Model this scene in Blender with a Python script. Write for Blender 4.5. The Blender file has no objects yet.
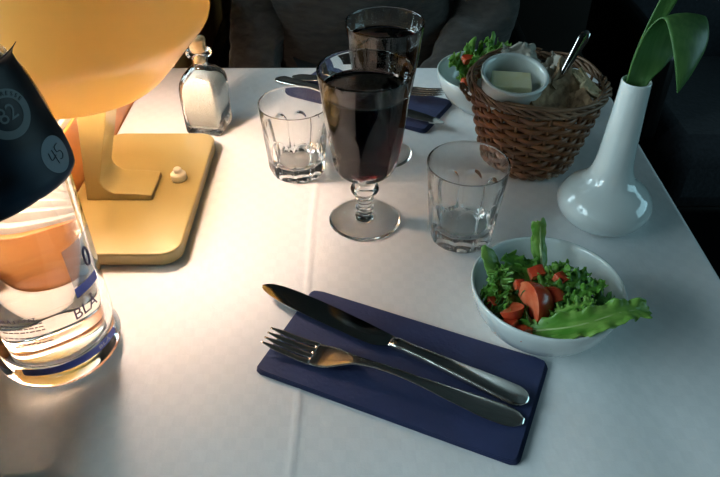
import bpy, bmesh, math, random
from math import sin, cos, pi, radians as R, sqrt
from mathutils import Vector, Matrix, noise
random.seed(7)
C = bpy.context.scene.collection
def lerp(a, b, t): return a + (b - a) * t
def smooth(t):
    t = max(0, min(1, t)); return t * t * (3 - 2 * t)
def interp(tab, x):
    """smooth table lookup on sorted (x, value) pairs"""
    if x <= tab[0][0]: return tab[0][1]
    for (x0, v0), (x1, v1) in zip(tab, tab[1:]):
        if x <= x1:
            return lerp(v0, v1, (x - x0) / (x1 - x0))
    return tab[-1][1]
def crv(tab, n):
    """catmull-rom resample of a list of vectors"""
    P = [Vector(p) for p in tab]; out = []
    m = len(P) - 1
    for i in range(n + 1):
        t = i / n * m; k = min(int(t), m - 1); f = t - k
        p0 = P[max(k - 1, 0)]; p1 = P[k]; p2 = P[k + 1]; p3 = P[min(k + 2, m)]
        out.append(0.5 * ((2 * p1) + (p2 - p0) * f + (2 * p0 - 5 * p1 + 4 * p2 - p3) * f * f + (3 * p1 - p0 - 3 * p2 + p3) * f ** 3))
    return out

# ------------------------------------------------------------------ materials
def mat(name, col=(.8, .8, .8), rough=.5, metal=0, trans=0, ior=1.5, coat=0, sheen=0, spec=.5, sss=0):
    m = bpy.data.materials.new(name); m.use_nodes = True
    b = m.node_tree.nodes['Principled BSDF']
    b.inputs['Base Color'].default_value = (*col, 1)
    b.inputs['Roughness'].default_value = rough
    b.inputs['Metallic'].default_value = metal
    b.inputs['Transmission Weight'].default_value = trans
    b.inputs['IOR'].default_value = ior
    b.inputs['Coat Weight'].default_value = coat
    b.inputs['Sheen Weight'].default_value = sheen
    b.inputs['Specular IOR Level'].default_value = spec
    if sss:
        b.inputs['Subsurface Weight'].default_value = sss
        b.inputs['Subsurface Scale'].default_value = .01
        b.inputs['Subsurface Radius'].default_value = (1, .6, .3)
    return m
def N(m, t, **k):
    n = m.node_tree.nodes.new(t)
    for a, v in k.items(): setattr(n, a, v)
    return n
def L(m, a, b): m.node_tree.links.new(a, b)
def vary(m, c1, c2, scale=20, detail=4, bump=0, dist=.001, stretch=(1, 1, 1), lo=.35, hi=.65, bscale=None):
    """noise colour variation (and bump) in object space"""
    b = m.node_tree.nodes['Principled BSDF']
    tc = N(m, 'ShaderNodeTexCoord'); mp = N(m, 'ShaderNodeMapping'); mp.inputs['Scale'].default_value = stretch
    L(m, tc.outputs['Object'], mp.inputs['Vector'])
    nz = N(m, 'ShaderNodeTexNoise'); nz.inputs['Scale'].default_value = scale; nz.inputs['Detail'].default_value = detail
    L(m, mp.outputs[0], nz.inputs['Vector'])
    cr = N(m, 'ShaderNodeValToRGB'); cr.color_ramp.elements[0].position = lo; cr.color_ramp.elements[1].position = hi
    cr.color_ramp.elements[0].color = (*c1, 1); cr.color_ramp.elements[1].color = (*c2, 1)
    L(m, nz.outputs['Fac'], cr.inputs[0]); L(m, cr.outputs[0], b.inputs['Base Color'])
    if bump:
        n2 = nz
        if bscale:
            n2 = N(m, 'ShaderNodeTexNoise'); n2.inputs['Scale'].default_value = bscale; L(m, mp.outputs[0], n2.inputs['Vector'])
        bp = N(m, 'ShaderNodeBump'); bp.inputs['Strength'].default_value = bump; bp.inputs['Distance'].default_value = dist
        L(m, n2.outputs['Fac'], bp.inputs['Height']); L(m, bp.outputs[0], b.inputs['Normal'])
    return m
def translucent(m, fac, col):
    nt = m.node_tree; b = nt.nodes['Principled BSDF']; out = nt.nodes['Material Output']
    t = N(m, 'ShaderNodeBsdfTranslucent'); t.inputs[0].default_value = (*col, 1)
    mx = N(m, 'ShaderNodeMixShader'); mx.inputs[0].default_value = fac
    L(m, b.outputs[0], mx.inputs[1]); L(m, t.outputs[0], mx.inputs[2]); L(m, mx.outputs[0], out.inputs[0])
    return m

M = {}
# white damask tablecloth: squares woven tone on tone, fine thread, faint wrinkles
m = mat('damask_linen', (.80, .80, .80), .72, sheen=.15); b = m.node_tree.nodes['Principled BSDF']
tc = N(m, 'ShaderNodeTexCoord')
ck = N(m, 'ShaderNodeTexChecker'); ck.inputs['Scale'].default_value = 105
ck.inputs['Color1'].default_value = (.80, .80, .805, 1); ck.inputs['Color2'].default_value = (.778, .78, .786, 1)
L(m, tc.outputs['Object'], ck.inputs['Vector']); L(m, ck.outputs[0], b.inputs['Base Color'])
nz = N(m, 'ShaderNodeTexNoise'); nz.inputs['Scale'].default_value = 9; nz.inputs['Detail'].default_value = 5
mp = N(m, 'ShaderNodeMapping'); mp.inputs['Scale'].default_value = (1.6, .6, 1); mp.inputs['Rotation'].default_value = (0, 0, .35)
L(m, tc.outputs['Object'], mp.inputs[0]); L(m, mp.outputs[0], nz.inputs['Vector'])
bp = N(m, 'ShaderNodeBump'); bp.inputs['Strength'].default_value = .5; bp.inputs['Distance'].default_value = .006
L(m, nz.outputs['Fac'], bp.inputs['Height'])
wv = N(m, 'ShaderNodeTexNoise'); wv.inputs['Scale'].default_value = 900
L(m, tc.outputs['Object'], wv.inputs['Vector'])
bp2 = N(m, 'ShaderNodeBump'); bp2.inputs['Strength'].default_value = .12; bp2.inputs['Distance'].default_value = .0006
L(m, wv.outputs['Fac'], bp2.inputs['Height']); L(m, bp.outputs[0], bp2.inputs['Normal']); L(m, bp2.outputs[0], b.inputs['Normal'])
M['cloth'] = m
M['glass'] = mat('clear_glass', (.985, .995, .99), 0, trans=1, ior=1.42)
M['green_glass'] = mat('greenish_glass', (.94, .975, .965), .02, trans=1, ior=1.46)
M['water'] = mat('water', (1, 1, 1), 0, trans=1, ior=1.33)
def absorbing(name, col, dens):
    m = mat(name, (1, 1, 1), 0, trans=1, ior=1.345)
    a = N(m, 'ShaderNodeVolumeAbsorption'); a.inputs[0].default_value = (*col, 1); a.inputs[1].default_value = dens
    L(m, a.outputs[0], m.node_tree.nodes['Material Output'].inputs['Volume']); return m
M['wine'] = absorbing('red_wine', (.76, .015, .04), 330)
M['wine_side'] = absorbing('red_wine_against_glass', (.76, .015, .04), 330); M['wine_side'].node_tree.nodes['Principled BSDF'].inputs['IOR'].default_value = 1.001
M['glass_wine'] = mat('glass_against_wine', (.985, .995, .99), 0, trans=1, ior=1.055)
M['glass_water'] = mat('glass_against_water', (1, 1, 1), 0, trans=1, ior=1.07)
M['water_side'] = mat('water_against_glass', (1, 1, 1), 0, trans=1, ior=1.001)
M['amber'] = translucent(mat('amber_plastic', (.74, .455, .12), .28, coat=.25), .065, (.95, .70, .28))
M['shade_inside'] = translucent(mat('added_pale_lining', (.86, .80, .66), .5), .16, (.95, .85, .6))  # unseen pale lining, added so the shade throws less orange light on the base
M['mustard'] = vary(mat('mustard_enamel', (.6, .42, .15), .32, coat=.15), (.345, .268, .105), (.375, .295, .118), 6)
M['cream'] = mat('cream_plastic', (.72, .66, .52), .35)
M['brass'] = mat('brass_socket', (.5, .38, .16), .4, metal=1)
m = mat('lit_bulb', (1, .9, .7), .4); b = m.node_tree.nodes['Principled BSDF']
b.inputs['Emission Color'].default_value = (1, .76, .62, 1); b.inputs['Emission Strength'].default_value = 435
M['bulb'] = m
M['porcelain'] = mat('white_porcelain', (.73, .79, .78), .09, coat=.5)
M['steel'] = vary(mat('stainless_steel', (.5, .48, .45), .2, metal=1), (.60, .58, .55), (.70, .68, .64), 60, 3, .05, .0003, (1, 6, 1))
M['steel_blade'] = mat('polished_blade_steel', (.5, .49, .47), .1, metal=1)
M['navy'] = vary(mat('navy_paper', (.015, .03, .14), .75, sheen=.1), (.012, .022, .085), (.016, .028, .105), 30, 4, .35, .0008, bscale=260)
M['cork'] = vary(mat('cork', (.6, .4, .2), .8), (.62, .42, .22), (.74, .55, .32), 220, 4, .3, .0005)
M['salt'] = vary(mat('salt_grains', (.9, .88, .85), .9), (.80, .79, .77), (.93, .92, .90), 700, 2, .8, .001)
M['wicker'] = vary(mat('brown_wicker', (.2, .08, .03), .42), (.12, .042, .016), (.30, .12, .042), 60, 4, .4, .0006, (1, 1, 3), .3, .7)
M['wicker_rim'] = vary(mat('grey_brown_wicker', (.2, .1, .05), .5), (.13, .062, .032), (.27, .16, .09), 50, 4, .4, .0006, (1, 1, 3), .3, .7)
M['bread'] = vary(mat('dark_crispbread', (.22, .12, .06), .85), (.17, .095, .05), (.42, .27, .15), 70, 5, .9, .003)
M['paper'] = vary(mat('beige_paper', (.5, .45, .38), .85), (.36, .33, .28), (.50, .47, .40), 40, 3, .3, .001)
M['rusk'] = vary(mat('pale_rusk', (.5, .42, .26), .85), (.40, .33, .20), (.58, .50, .32), 60, 4, .7, .002)
M['butter'] = vary(mat('butter_foil', (.8, .7, .35), .3), (.92, .86, .50), (.96, .92, .62), 120, 3, .3, .0006)
M['lettuce'] = translucent(vary(mat('lettuce_green', (.1, .3, .03), .38), (.055, .21, .02), (.19, .42, .06), 35, 4, .6, .002), .25, (.25, .55, .06))
M['romaine'] = translucent(vary(mat('romaine_green', (.2, .45, .06), .33), (.10, .31, .035), (.30, .52, .11), 45, 4, .7, .0022, (1, 4, 1)), .25, (.35, .6, .1))
M['frisee'] = translucent(vary(mat('frisee_green', (.1, .35, .05), .4), (.10, .30, .035), (.30, .55, .11), 60, 3), .3, (.35, .6, .12))
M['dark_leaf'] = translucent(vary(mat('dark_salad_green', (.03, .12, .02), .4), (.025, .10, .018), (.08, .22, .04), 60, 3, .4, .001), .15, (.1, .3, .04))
M['rib'] = vary(mat('pale_rib', (.4, .5, .2), .35), (.34, .50, .16), (.52, .62, .30), 40)
M['tomato'] = vary(mat('tomato_skin', (.62, .055, .02), .22, sss=.1), (.50, .045, .018), (.66, .085, .028), 60, 3, .15, .0006)
M['tomato_flesh'] = vary(mat('tomato_flesh', (.7, .2, .1), .25, sss=.15), (.60, .085, .035), (.72, .19, .09), 90, 3, .4, .001)
M['tulip'] = translucent(vary(mat('tulip_leaf_green', (.04, .14, .03), .42), (.065, .17, .045), (.105, .235, .065), 18, 3, .25, .0008, (14, 14, 1.2)), .22, (.10, .38, .06))
M['tulip_stem'] = vary(mat('tulip_stem_green', (.12, .3, .06), .4), (.09, .26, .045), (.15, .36, .08), 20)
M['petal'] = translucent(mat('tulip_petal', (.62, .05, .04), .4), .3, (.7, .06, .04))
M['tag'] = vary(mat('navy_tag_paper', (.008, .012, .03), .45, spec=.3), (.003, .004, .008), (.014, .040, .072), 16, 2, 0, 0, (1, 1, 1), .47, .6)
M['tag_print'] = mat('tag_grey_print', (.15, .18, .19), .6)
M['sticker'] = mat('grey_sticker', (.20, .25, .29), .6)
M['pen'] = mat('pen_ink', (.02, .03, .05), .6)
M['cap'] = mat('black_cap', (.01, .012, .02), .4)
M['print_violet'] = mat('violet_print', (.13, .085, .17), .6)
M['print_grey'] = mat('faint_text_print', (.42, .34, .36), .7)
M['print_blue'] = mat('blue_print', (.10, .13, .52), .5)
M['print_white'] = mat('white_print', (.75, .75, .8), .5)
m = mat('frosted_label', (.62, .64, .68), .6); nt = m.node_tree
tr = N(m, 'ShaderNodeBsdfTransparent'); mx = N(m, 'ShaderNodeMixShader'); mx.inputs[0].default_value = .72
L(m, nt.nodes['Principled BSDF'].outputs[0], mx.inputs[1]); L(m, tr.outputs[0], mx.inputs[2]); L(m, mx.outputs[0], nt.nodes['Material Output'].inputs[0])
M['label'] = m
M['laminate'] = vary(mat('orange_wood_laminate', (.4, .17, .06), .35), (.52, .19, .05), (.60, .25, .075), 8, 5, 0, 0, (6, 1, 6))
M['dark_gap'] = mat('vent_cavity', (.02, .018, .015), .8)
M['slat'] = mat('vent_slat_metal', (.50, .47, .42), .4)
M['ceil'] = vary(mat('carriage_ceiling', (.25, .25, .25), .8), (.24, .24, .245), (.27, .27, .265), 3)
M['panel'] = vary(mat('carriage_wall_panel', (.07, .06, .05), .6), (.055, .045, .038), (.075, .06, .05), 3)
M['floor'] = vary(mat('carriage_carpet', (.02, .02, .025), .95), (.012, .012, .016), (.022, .022, .028), 90, 4, .5, .003)
M['seat'] = vary(mat('black_upholstery', (.012, .012, .014), .9, sheen=.05), (.006, .006, .008), (.011, .011, .014), 120, 4, .5, .002)
M['seat_grey'] = vary(mat('grey_upholstery', (.04, .045, .06), .9, sheen=.1), (.016, .018, .024), (.026, .029, .038), 120, 4, .5, .002)
M['metal_dark'] = mat('dark_metal', (.05, .05, .05), .4, metal=1)
M['wood_table'] = vary(mat('table_board', (.12, .06, .03), .5), (.10, .05, .025), (.15, .08, .04), 6, 4, 0, 0, (8, 1, 1))
M['sweater'] = vary(mat('charcoal_knit', (.04, .036, .033), .92, sheen=.25), (.036, .031, .027), (.058, .050, .043), 50, 5, .6, .004, (1, 1, 3))
M['trousers'] = vary(mat('black_cotton', (.015, .015, .018), .9), (.012, .012, .014), (.02, .02, .022), 60, 4, .3, .002)
M['skin'] = mat('skin', (.55, .33, .24), .5, sss=.1)
M['hair'] = vary(mat('brown_hair', (.05, .03, .02), .6), (.03, .018, .012), (.07, .04, .025), 80, 3, .8, .004, (1, 1, .2))
M['eye'] = mat('eye_white', (.7, .7, .68), .2)
M['iris'] = mat('iris_brown', (.05, .03, .02), .2)
M['lip'] = mat('lip', (.40, .16, .13), .5)
M['shoe'] = mat('black_leather', (.012, .012, .012), .35)
# thin window pane: clear with a surface reflection
m = bpy.data.materials.new('window_glass'); m.use_nodes = True; nt = m.node_tree; nt.nodes.remove(nt.nodes['Principled BSDF'])
fr = N(m, 'ShaderNodeFresnel'); gl = N(m, 'ShaderNodeBsdfGlossy'); gl.inputs['Roughness'].default_value = 0
tr = N(m, 'ShaderNodeBsdfTransparent'); mx = N(m, 'ShaderNodeMixShader')
L(m, fr.outputs[0], mx.inputs[0]); L(m, tr.outputs[0], mx.inputs[1]); L(m, gl.outputs[0], mx.inputs[2]); L(m, mx.outputs[0], nt.nodes['Material Output'].inputs[0])
M['pane'] = m

# ------------------------------------------------------------------ mesh helpers
def mk(name, bm, m, parent=None, sm=True, loc=None, sub=0, solid=0, bev=0, angle=None):
    me = bpy.data.meshes.new(name)
    bmesh.ops.recalc_face_normals(bm, faces=bm.faces[:])
    bm.to_mesh(me); bm.free()
    o = bpy.data.objects.new(name, me); C.objects.link(o)
    ms = m if isinstance(m, (list, tuple)) else [m]
    for x in ms: me.materials.append(M[x])
    for p in me.polygons: p.use_smooth = sm
    if parent: o.parent = parent
    if loc: o.location = loc
    if solid:
        s = o.modifiers.new('thickness', 'SOLIDIFY'); s.thickness = solid; s.offset = 0
    if bev:
        s = o.modifiers.new('rounding', 'BEVEL'); s.width = bev; s.segments = 3; s.limit_method = 'ANGLE'; s.angle_limit = R(35)
    if sub:
        s = o.modifiers.new('smoothing', 'SUBSURF'); s.levels = sub; s.render_levels = sub
    if sm and (bev or angle):
        me.set_sharp_from_angle(angle=R(angle or 40)) if hasattr(me, 'set_sharp_from_angle') else None
    return o
def grid(bm, f, nu, nv, cu=False, cv=False, mi=0):
    """f(i/nu, j/nv) -> point ; cu closes the first direction"""
    U = nu if cu else nu + 1; V = nv if cv else nv + 1
    v = [[bm.verts.new(f(i / nu, j / nv)) for j in range(V)] for i in range(U)]
    for i in range(nu):
        for j in range(nv):
            fc = bm.faces.new((v[i][j], v[(i + 1) % U][j], v[(i + 1) % U][(j + 1) % V], v[i][(j + 1) % V])); fc.material_index = mi
    return v
def lathe(bm, prof, n=64, fn=None, cx=0, cy=0, mi=0, mif=None):
    """prof: list of (r, z); r==0 ends become poles. fn(theta, r, z, k) may change r"""
    rings = []
    for k, (r, z) in enumerate(prof):
        if r < 1e-6: rings.append([bm.verts.new((cx, cy, z))]); continue
        ring = []
        for i in range(n):
            t = 2 * pi * i / n; rr = fn(t, r, z, k) if fn else r
            ring.append(bm.verts.new((cx + rr * cos(t), cy + rr * sin(t), z)))
        rings.append(ring)
    for kk, (a, b) in enumerate(zip(rings, rings[1:])):
        if mif: mi = mif(kk)
        for i in range(n):
            j = (i + 1) % n
            if len(a) == 1 and len(b) == 1: continue
            if len(a) == 1: f = bm.faces.new((a[0], b[j], b[i]))
            elif len(b) == 1: f = bm.faces.new((a[i], a[j], b[0]))
            else: f = bm.faces.new((a[i], a[j], b[j], b[i]))
            f.material_index = mi
    return rings
def box(bm, x0, x1, y0, y1, z0, z1, mi=0):
    v = [bm.verts.new((x, y, z)) for x in (x0, x1) for y in (y0, y1) for z in (z0, z1)]
    for q in ((0, 1, 3, 2), (4, 6, 7, 5), (0, 4, 5, 1), (2, 3, 7, 6), (0, 2, 6, 4), (1, 5, 7, 3)):
        bm.faces.new([v[i] for i in q]).material_index = mi
    return v
def tube(bm, pts, rad, n=10, closed=False, flat=1.0, caps=True, mi=0):
    P = [Vector(p) for p in pts]; m = len(P); rings = []; prev = None
    for i, p in enumerate(P):
        a = P[(i - 1) % m] if (closed or i) else p; b_ = P[(i + 1) % m] if (closed or i < m - 1) else p
        d = (b_ - a).normalized()
        ref = Vector((0, 0, 1)) if abs(d.z) < .95 else Vector((1, 0, 0))
        if prev is not None: s = (prev - d * prev.dot(d)).normalized()
        else: s = d.cross(ref).normalized()
        prev = s; u = s.cross(d)
        r = rad(i / (m - 1)) if callable(rad) else rad
        rings.append([bm.verts.new(p + s * (r * cos(2 * pi * k / n)) + u * (r * flat * sin(2 * pi * k / n))) for k in range(n)])
    for i in range(m if closed else m - 1):
        a = rings[i]; b_ = rings[(i + 1) % m]
        for k in range(n): bm.faces.new((a[k], a[(k + 1) % n], b_[(k + 1) % n], b_[k])).material_index = mi
    if not closed and caps:
        bm.faces.new(rings[0][::-1]).material_index = mi; bm.faces.new(rings[-1]).material_index = mi
def prism(bm, pts, z0, z1, mi=0):
    a = [bm.verts.new((x, y, z0)) for x, y in pts]; b_ = [bm.verts.new((x, y, z1)) for x, y in pts]; n = len(pts)
    bm.faces.new(a[::-1]).material_index = mi; bm.faces.new(b_).material_index = mi
    for i in range(n): bm.faces.new((a[i], a[(i + 1) % n], b_[(i + 1) % n], b_[i])).material_index = mi
def rrect(x0, x1, y0, y1, r, n=8):
    out = []
    for cx, cy, a in ((x1 - r, y1 - r, 0), (x0 + r, y1 - r, 90), (x0 + r, y0 + r, 180), (x1 - r, y0 + r, 270)):
        for i in range(n + 1):
            t = R(a + 90 * i / n); out.append((cx + r * cos(t), cy + r * sin(t)))
    return out
def BM(): return bmesh.new()
def tag(o, label, cat, group=None):
    o['label'] = label; o['category'] = cat
    if group: o['group'] = group
    return o
def empty(name, loc, label=None, cat=None, group=None, rz=0):
    o = bpy.data.objects.new(name, None); C.objects.link(o); o.location = loc; o.rotation_euler = (0, 0, rz); o.empty_display_size = .02
    if label: tag(o, label, cat, group)
    return o
def structure(o): o['kind'] = 'structure'; return o
def dup(root, loc, rz=None, label=None, scale=None):
    r = root.copy(); C.objects.link(r); r.location = loc
    if rz is not None: r.rotation_euler = (0, 0, rz)
    if label: r['label'] = label
    if scale: r.scale = (scale,) * 3
    for ch in [c for c in bpy.data.objects if c.parent == root]:
        c = ch.copy(); C.objects.link(c); c.parent = r
        for g in [x for x in bpy.data.objects if x.parent == ch]:
            d = g.copy(); C.objects.link(d); d.parent = c
    return r

# ------------------------------------------------------------------ the carriage
FZ = -.73; XW = -.284
bm = BM(); box(bm, -.6, 2.3, -1.2, 2.4, FZ - .05, FZ); structure(mk('floor', bm, 'floor', sm=False))
bm = BM(); box(bm, -.6, 2.3, -1.2, 2.4, 1.45, 1.5); structure(mk('ceiling', bm, 'ceil', sm=False))
# window wall: low laminate skirt up to the ledge, pillars either side of the window, header above
bm = BM(); box(bm, XW - .004, XW, -1.2, 2.4, FZ, .0705); structure(mk('wall_left', bm, 'laminate', sm=False, bev=.001))
bm = BM()
box(bm, -.50, -.42, -1.2, -.90, .02, 1.45); box(bm, -.50, -.42, 1.15, 2.4, .02, 1.45); box(bm, -.50, -.42, -.90, 1.15, .545, 1.45); box(bm, -.50, -.42, -.90, 1.15, .02, .12)
structure(mk('wall_left_upper', bm, 'panel', sm=False))
bm = BM(); box(bm, -.42, XW - .004, -1.2, 2.4, .02, .050); structure(mk('trim_1', bm, 'dark_gap', sm=False))
g = empty('vent_grille', (-.33, .6, .055), 'pale metal slatted vent grille along the window ledge behind the lamp', 'vent')
for k in range(8):
    bm = BM(); x = -.075 + k * .0152; box(bm, x, x + .0050, -.9, .9, -.005, .0155); mk('slat', bm, 'slat', g, sm=False, bev=.001)
w = bpy.data.objects.new('window_1', None); C.objects.link(w); w.location = (-.42, .125, .12); structure(w)
bm = BM(); 
for q in ((-1.0, 1.0, 0, .03), (-1.0, 1.0, .395, .425), (-1.0, -.97, .03, .395), (.97, 1.0, .03, .395)): box(bm, -.012, .012, q[0], q[1], q[2], q[3])
mk('window_frame', bm, 'metal_dark', w, sm=False, bev=.003)
bm = BM(); box(bm, -.002, .002, -.97, .97, .03, .395); mk('window_pane', bm, 'pane', w, sm=False)
bm = BM(); box(bm, 2.0, 2.08, -1.2, -.2, FZ, 1.45); box(bm, 2.0, 2.08, 1.2, 2.4, FZ, 1.45); box(bm, 2.0, 2.08, -.2, 1.2, FZ, .05); box(bm, 2.0, 2.08, -.2, 1.2, .85, 1.45)
structure(mk('wall_right', bm, 'panel', sm=False))
bm = BM(); box(bm, -.6, 2.3, 2.3, 2.4, FZ, 1.45); structure(mk('wall_back', bm, 'panel', sm=False))
bm = BM(); box(bm, -.6, 2.3, -1.2, -1.1, FZ, 1.45); structure(mk('wall_front', bm, 'panel', sm=False))

# seats
def seat(name, x, y, label, m, wdt=.27, face=-1):
    s = empty(name, (x, y, FZ), label, 'seat', None, 0 if face < 0 else pi)
    bm = BM(); box(bm, -wdt, wdt, -.22, .26, .02, .26); mk('seat_base', bm, 'metal_dark', s, bev=.02)
    bm = BM(); box(bm, -wdt, wdt, -.26, .25, .26, .43); mk('seat_cushion', bm, m, s, bev=.05)
    def f(u, v):
        z = .40 + .78 * v; t = 2 * pi * u
        hw = wdt * (1 - .12 * smooth((v - .75) / .25)); th = .065 * (1 - .3 * v)
        cx_, sy = cos(t), sin(t); e = .35
        px = hw * math.copysign(abs(cx_) ** e, cx_); py = th * math.copysign(abs(sy) ** e, sy)
        end = sqrt(max(0, 1 - max(0, (v - .94) / .06) ** 2)) if v > .94 else 1
        return (px * lerp(.85, 1, end), .22 + .10 * v + py * max(end, .05) - .02 * (abs(px) / wdt) ** 3, z)
    bm = BM(); vv = grid(bm, f, 40, 30, cu=True); bm.faces.new([r[-1] for r in vv]); bm.faces.new([r[0] for r in vv][::-1]); mk('backrest', bm, m, s)
    for sx in (-1, 1):
        bm = BM(); box(bm, sx * (wdt + .03) - .025, sx * (wdt + .03) + .025, -.2, .24, .40, .60); mk('armrest', bm, 'metal_dark', s, bev=.02)
    return s
seat('train_seat', .02, 1.20, 'black upholstered train seat across the table behind the dark-clothed person', 'seat', wdt=.255)
seat('train_seat', .86, 1.42, 'dim grey upholstered seat across the aisle beyond the vase', 'seat_grey', wdt=.25)

# ------------------------------------------------------------------ table + cloth
TX0, TX1, TY0, TY1 = -.2825, .3165, .256, .875
def near(x): return TY0 + (x - TX0) / (TX1 - TX0) * -.012
t = empty('dining_table', (.017, .565, FZ), 'train dining table under the white cloth, against the window wall', 'table')
def off(pts, d): return pts
bm = BM(); prism(bm, [(a - .017, b - .565) for a, b in ((TX0 + .002, TY0 + .004), (TX1 - .003, TY0 - .007), (TX1 - .003, TY1 - .003), (TX0 + .002, TY1 - .003))], .698, .7268); mk('tabletop', bm, 'wood_table', t, sm=False)
bm = BM(); tube(bm, [(0, 0, .03), (0, 0, .698)], .03, 20); mk('pedestal', bm, 'metal_dark', t)
bm = BM(); box(bm, -.2, .2, -.2, .2, 0, .03); mk('base', bm, 'metal_dark', t, bev=.008)
def cloth_z(x, y):
    z = 0
    z += .0011 * math.exp(-((x + .0455 - .0012 * sin(y * 21)) / .0016) ** 2)           # pressed crease down the middle
    fd = smooth((.42 - y) / .08); z += fd * (.0016 * smooth((x - .10) / .07) if x < .168 else .0016 - .0030 * smooth((x - .168) / .06))
    z += .0006 * math.exp(-((y - .60) / .002) ** 2)
    z -= .0005 + .0005 * noise.noise(Vector((x * 9, y * 5, 3)))
    return min(z, .0011) - .0006
xs = [TX0 + (TX1 - TX0) * i / 240 for i in range(241)]
bm = BM(); ny = 200; rows = []
dr = .085
for j in range(-8, ny + 9):
    row = []
    for i in range(len(xs) + 8):
        k = min(i, len(xs) - 1); x = xs[k]; dx = max(0, i - (len(xs) - 1))
        y0 = near(x); jj = min(max(j, 0), ny); y = y0 + (TY1 - y0) * jj / ny
        z = cloth_z(x, y); ex = dx / 8; ey = max(0, -j, j - ny) / 8; s = -1 if j < 0 else 1
        def drop(e): 
            return (.004 * sin(min(e * 8, 1) * pi / 2) + .008 * e * (1 + .6 * sin(40 * (x + y))), -.004 * (1 - cos(min(e * 8, 1) * pi / 2)) - dr * max(0, e - .0) ) if e else (0, 0)
        ox, zx = drop(ex); oy, zy = drop(ey)
        row.append(bm.verts.new((x + ox, y + s * oy, z + min(zx, zy))))
    rows.append(row)
for a, b_ in zip(rows, rows[1:]):
    for i in range(len(a) - 1): bm.faces.new((a[i], a[i + 1], b_[i + 1], b_[i]))
o = mk('tablecloth', bm, 'cloth'); s = o.modifiers.new('thickness', 'SOLIDIFY'); s.thickness = .0008; s.offset = -1
tag(o, 'white damask tablecloth with a pressed crease, covering the dining table', 'tablecloth')

# ------------------------------------------------------------------ table lamp
LX, LY = -.25, .568
lamp = empty('table_lamp', (LX, LY, 0), 'mustard yellow table lamp with amber dome shade, glowing by the window', 'lamp')
bm = BM(); prism(bm, [(x - LX, y - LY) for x, y in rrect(-.281, -.161, .466, .677, .018)], .0012, .0145); mk('base', bm, 'mustard', lamp, bev=.0016)
# L shaped stem: upright whose foot sweeps out to the right
pr = [(-.0170, .0145), (.0470, .0145), (.0475, .0205), (.034, .0225)]
for i in range(1, 9):
    a = R(90 * i / 8); pr.append((.022 - .0135 * sin(a) , .0355 - .0135 * cos(a)) if False else (.0155 - .0145 * sin(a), .0375 - .0145 * cos(a)))
pr += [(.0220, .104), (.0255, .118), (-.0020, .118), (-.0040, .104)]
bm = BM()
a = [bm.verts.new((x, -.0205, z)) for x, z in pr]; b_ = [bm.verts.new((x, .0215, z)) for x, z in pr]
bm.faces.new(a); bm.faces.new(b_[::-1])
for i in range(len(pr)): bm.faces.new((a[i], b_[i], b_[(i + 1) % len(pr)], a[(i + 1) % len(pr)]))
mk('stem', bm, 'mustard', lamp, bev=.0012)
oz = [(.0695, .133), (.0715, .1325), (.077, .137), (.087, .1475), (.098, .160), (.110, .1735), (.1185, .1835), (.1225, .192), (.1232, .205), (.1215, .235), (.115, .262), (.100, .285), (.075, .301), (.040, .310), (.012, .312), (0, .312)]
outer = [tuple(p) for p in [(v.x, v.z) for v in crv([(r, 0, z) for r, z in oz], 60)]]
outer[-1] = (0, .312)
inner = [(max(r - .0028, 0) if r > .004 else 0, z - .0028 * smooth((z - .2) / .1)) for r, z in outer[2:]]
inner[-1] = (0, .3092)
ni = len(inner)
bm = BM(); lathe(bm, inner[::-1] + outer, 96, mif=lambda k: int(k < ni - 1)); mk('lamp_shade', bm, ['amber', 'shade_inside'], lamp)
bm = BM(); lathe(bm, [(0, .117), (.010, .117), (.010, .132), (.0265, .134), (.0275, .1365), (.0265, .139), (.0145, .140), (.0140, .148), (0, .148)], 32, cx=.004); mk('socket_with_shield', bm, 'cream', lamp)  # bulb socket; its wide disc is added, unseen, to keep light off the base
bm = BM(); lathe(bm, [(0, .148), (.010, .1485), (.0125, .152), (.0165, .160), (.0180, .168), (.0165, .177), (.010, .1835), (0, .1855)], 24, cx=.004); mk('bulb', bm, 'bulb', lamp)
bm = BM()
for k in range(3):
    t_ = 2 * pi * k / 3 + .5
    tube(bm, [(-.008 + .013 * cos(t_), (.013) * sin(t_), .137), (.04 * cos(t_), .04 * sin(t_), .140), (.0775 * cos(t_), .0775 * sin(t_), .142)], .0012, 6)
mk('shade_bracket', bm, 'brass', lamp)
bm = BM(); lathe(bm, [(0, .0142), (.0072, .0142), (.0078, .0152), (.0078, .0208), (.0066, .0222), (.0042, .0224), (.0038, .0238), (.0042, .0262), (.0032, .0276), (0, .028)], 32, cx=.0655, cy=.017); k = mk('switch_knob', bm, 'cream', lamp)
k['label'] = 'cream white push switch'

# ------------------------------------------------------------------ water bottle
BX, BY = -.2350, .371; BR = .0465; BS = .92
wb = empty('water_bottle', (BX, BY, .0005), 'large clear water bottle with dark navy neck tag, standing before the lamp', 'bottle')
bo = [(0, .003), (.030, .0025), (.040, .0), (.0455, .0008), (.0490, .004), (.0503, .010), (BR, .018), (BR, .10), (BR, .165), (.0498, .185), (.0465, .205), (.0410, .225), (.0325, .241), (.0215, .254), (.0160, .265), (.0148, .278), (.0145, .300), (.0145, .318)]
bi = [(.0122, .318), (.0122, .278), (.0134, .265), (.0190, .2530), (.0300, .2395), (.0385, .2235), (.0440, .204), (.0475, .184), (.0482, .165), (.0482, .10), (.0482, .030), (.046, .022), (.040, .0175), (.025, .016), (0, .0155)]
bo = [(min(r_ * BS, BR), z) for r_, z in bo]; bi = [(r_ * BS, z) for r_, z in bi]; kb = len(bo); fb = bo + bi
bm = BM(); lathe(bm, fb, 96, mif=lambda k: int(k >= kb and fb[min(k + 1, len(fb) - 1)][1] < .230)); mk('glass_body', bm, ['glass', 'glass_water'], wb)
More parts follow.
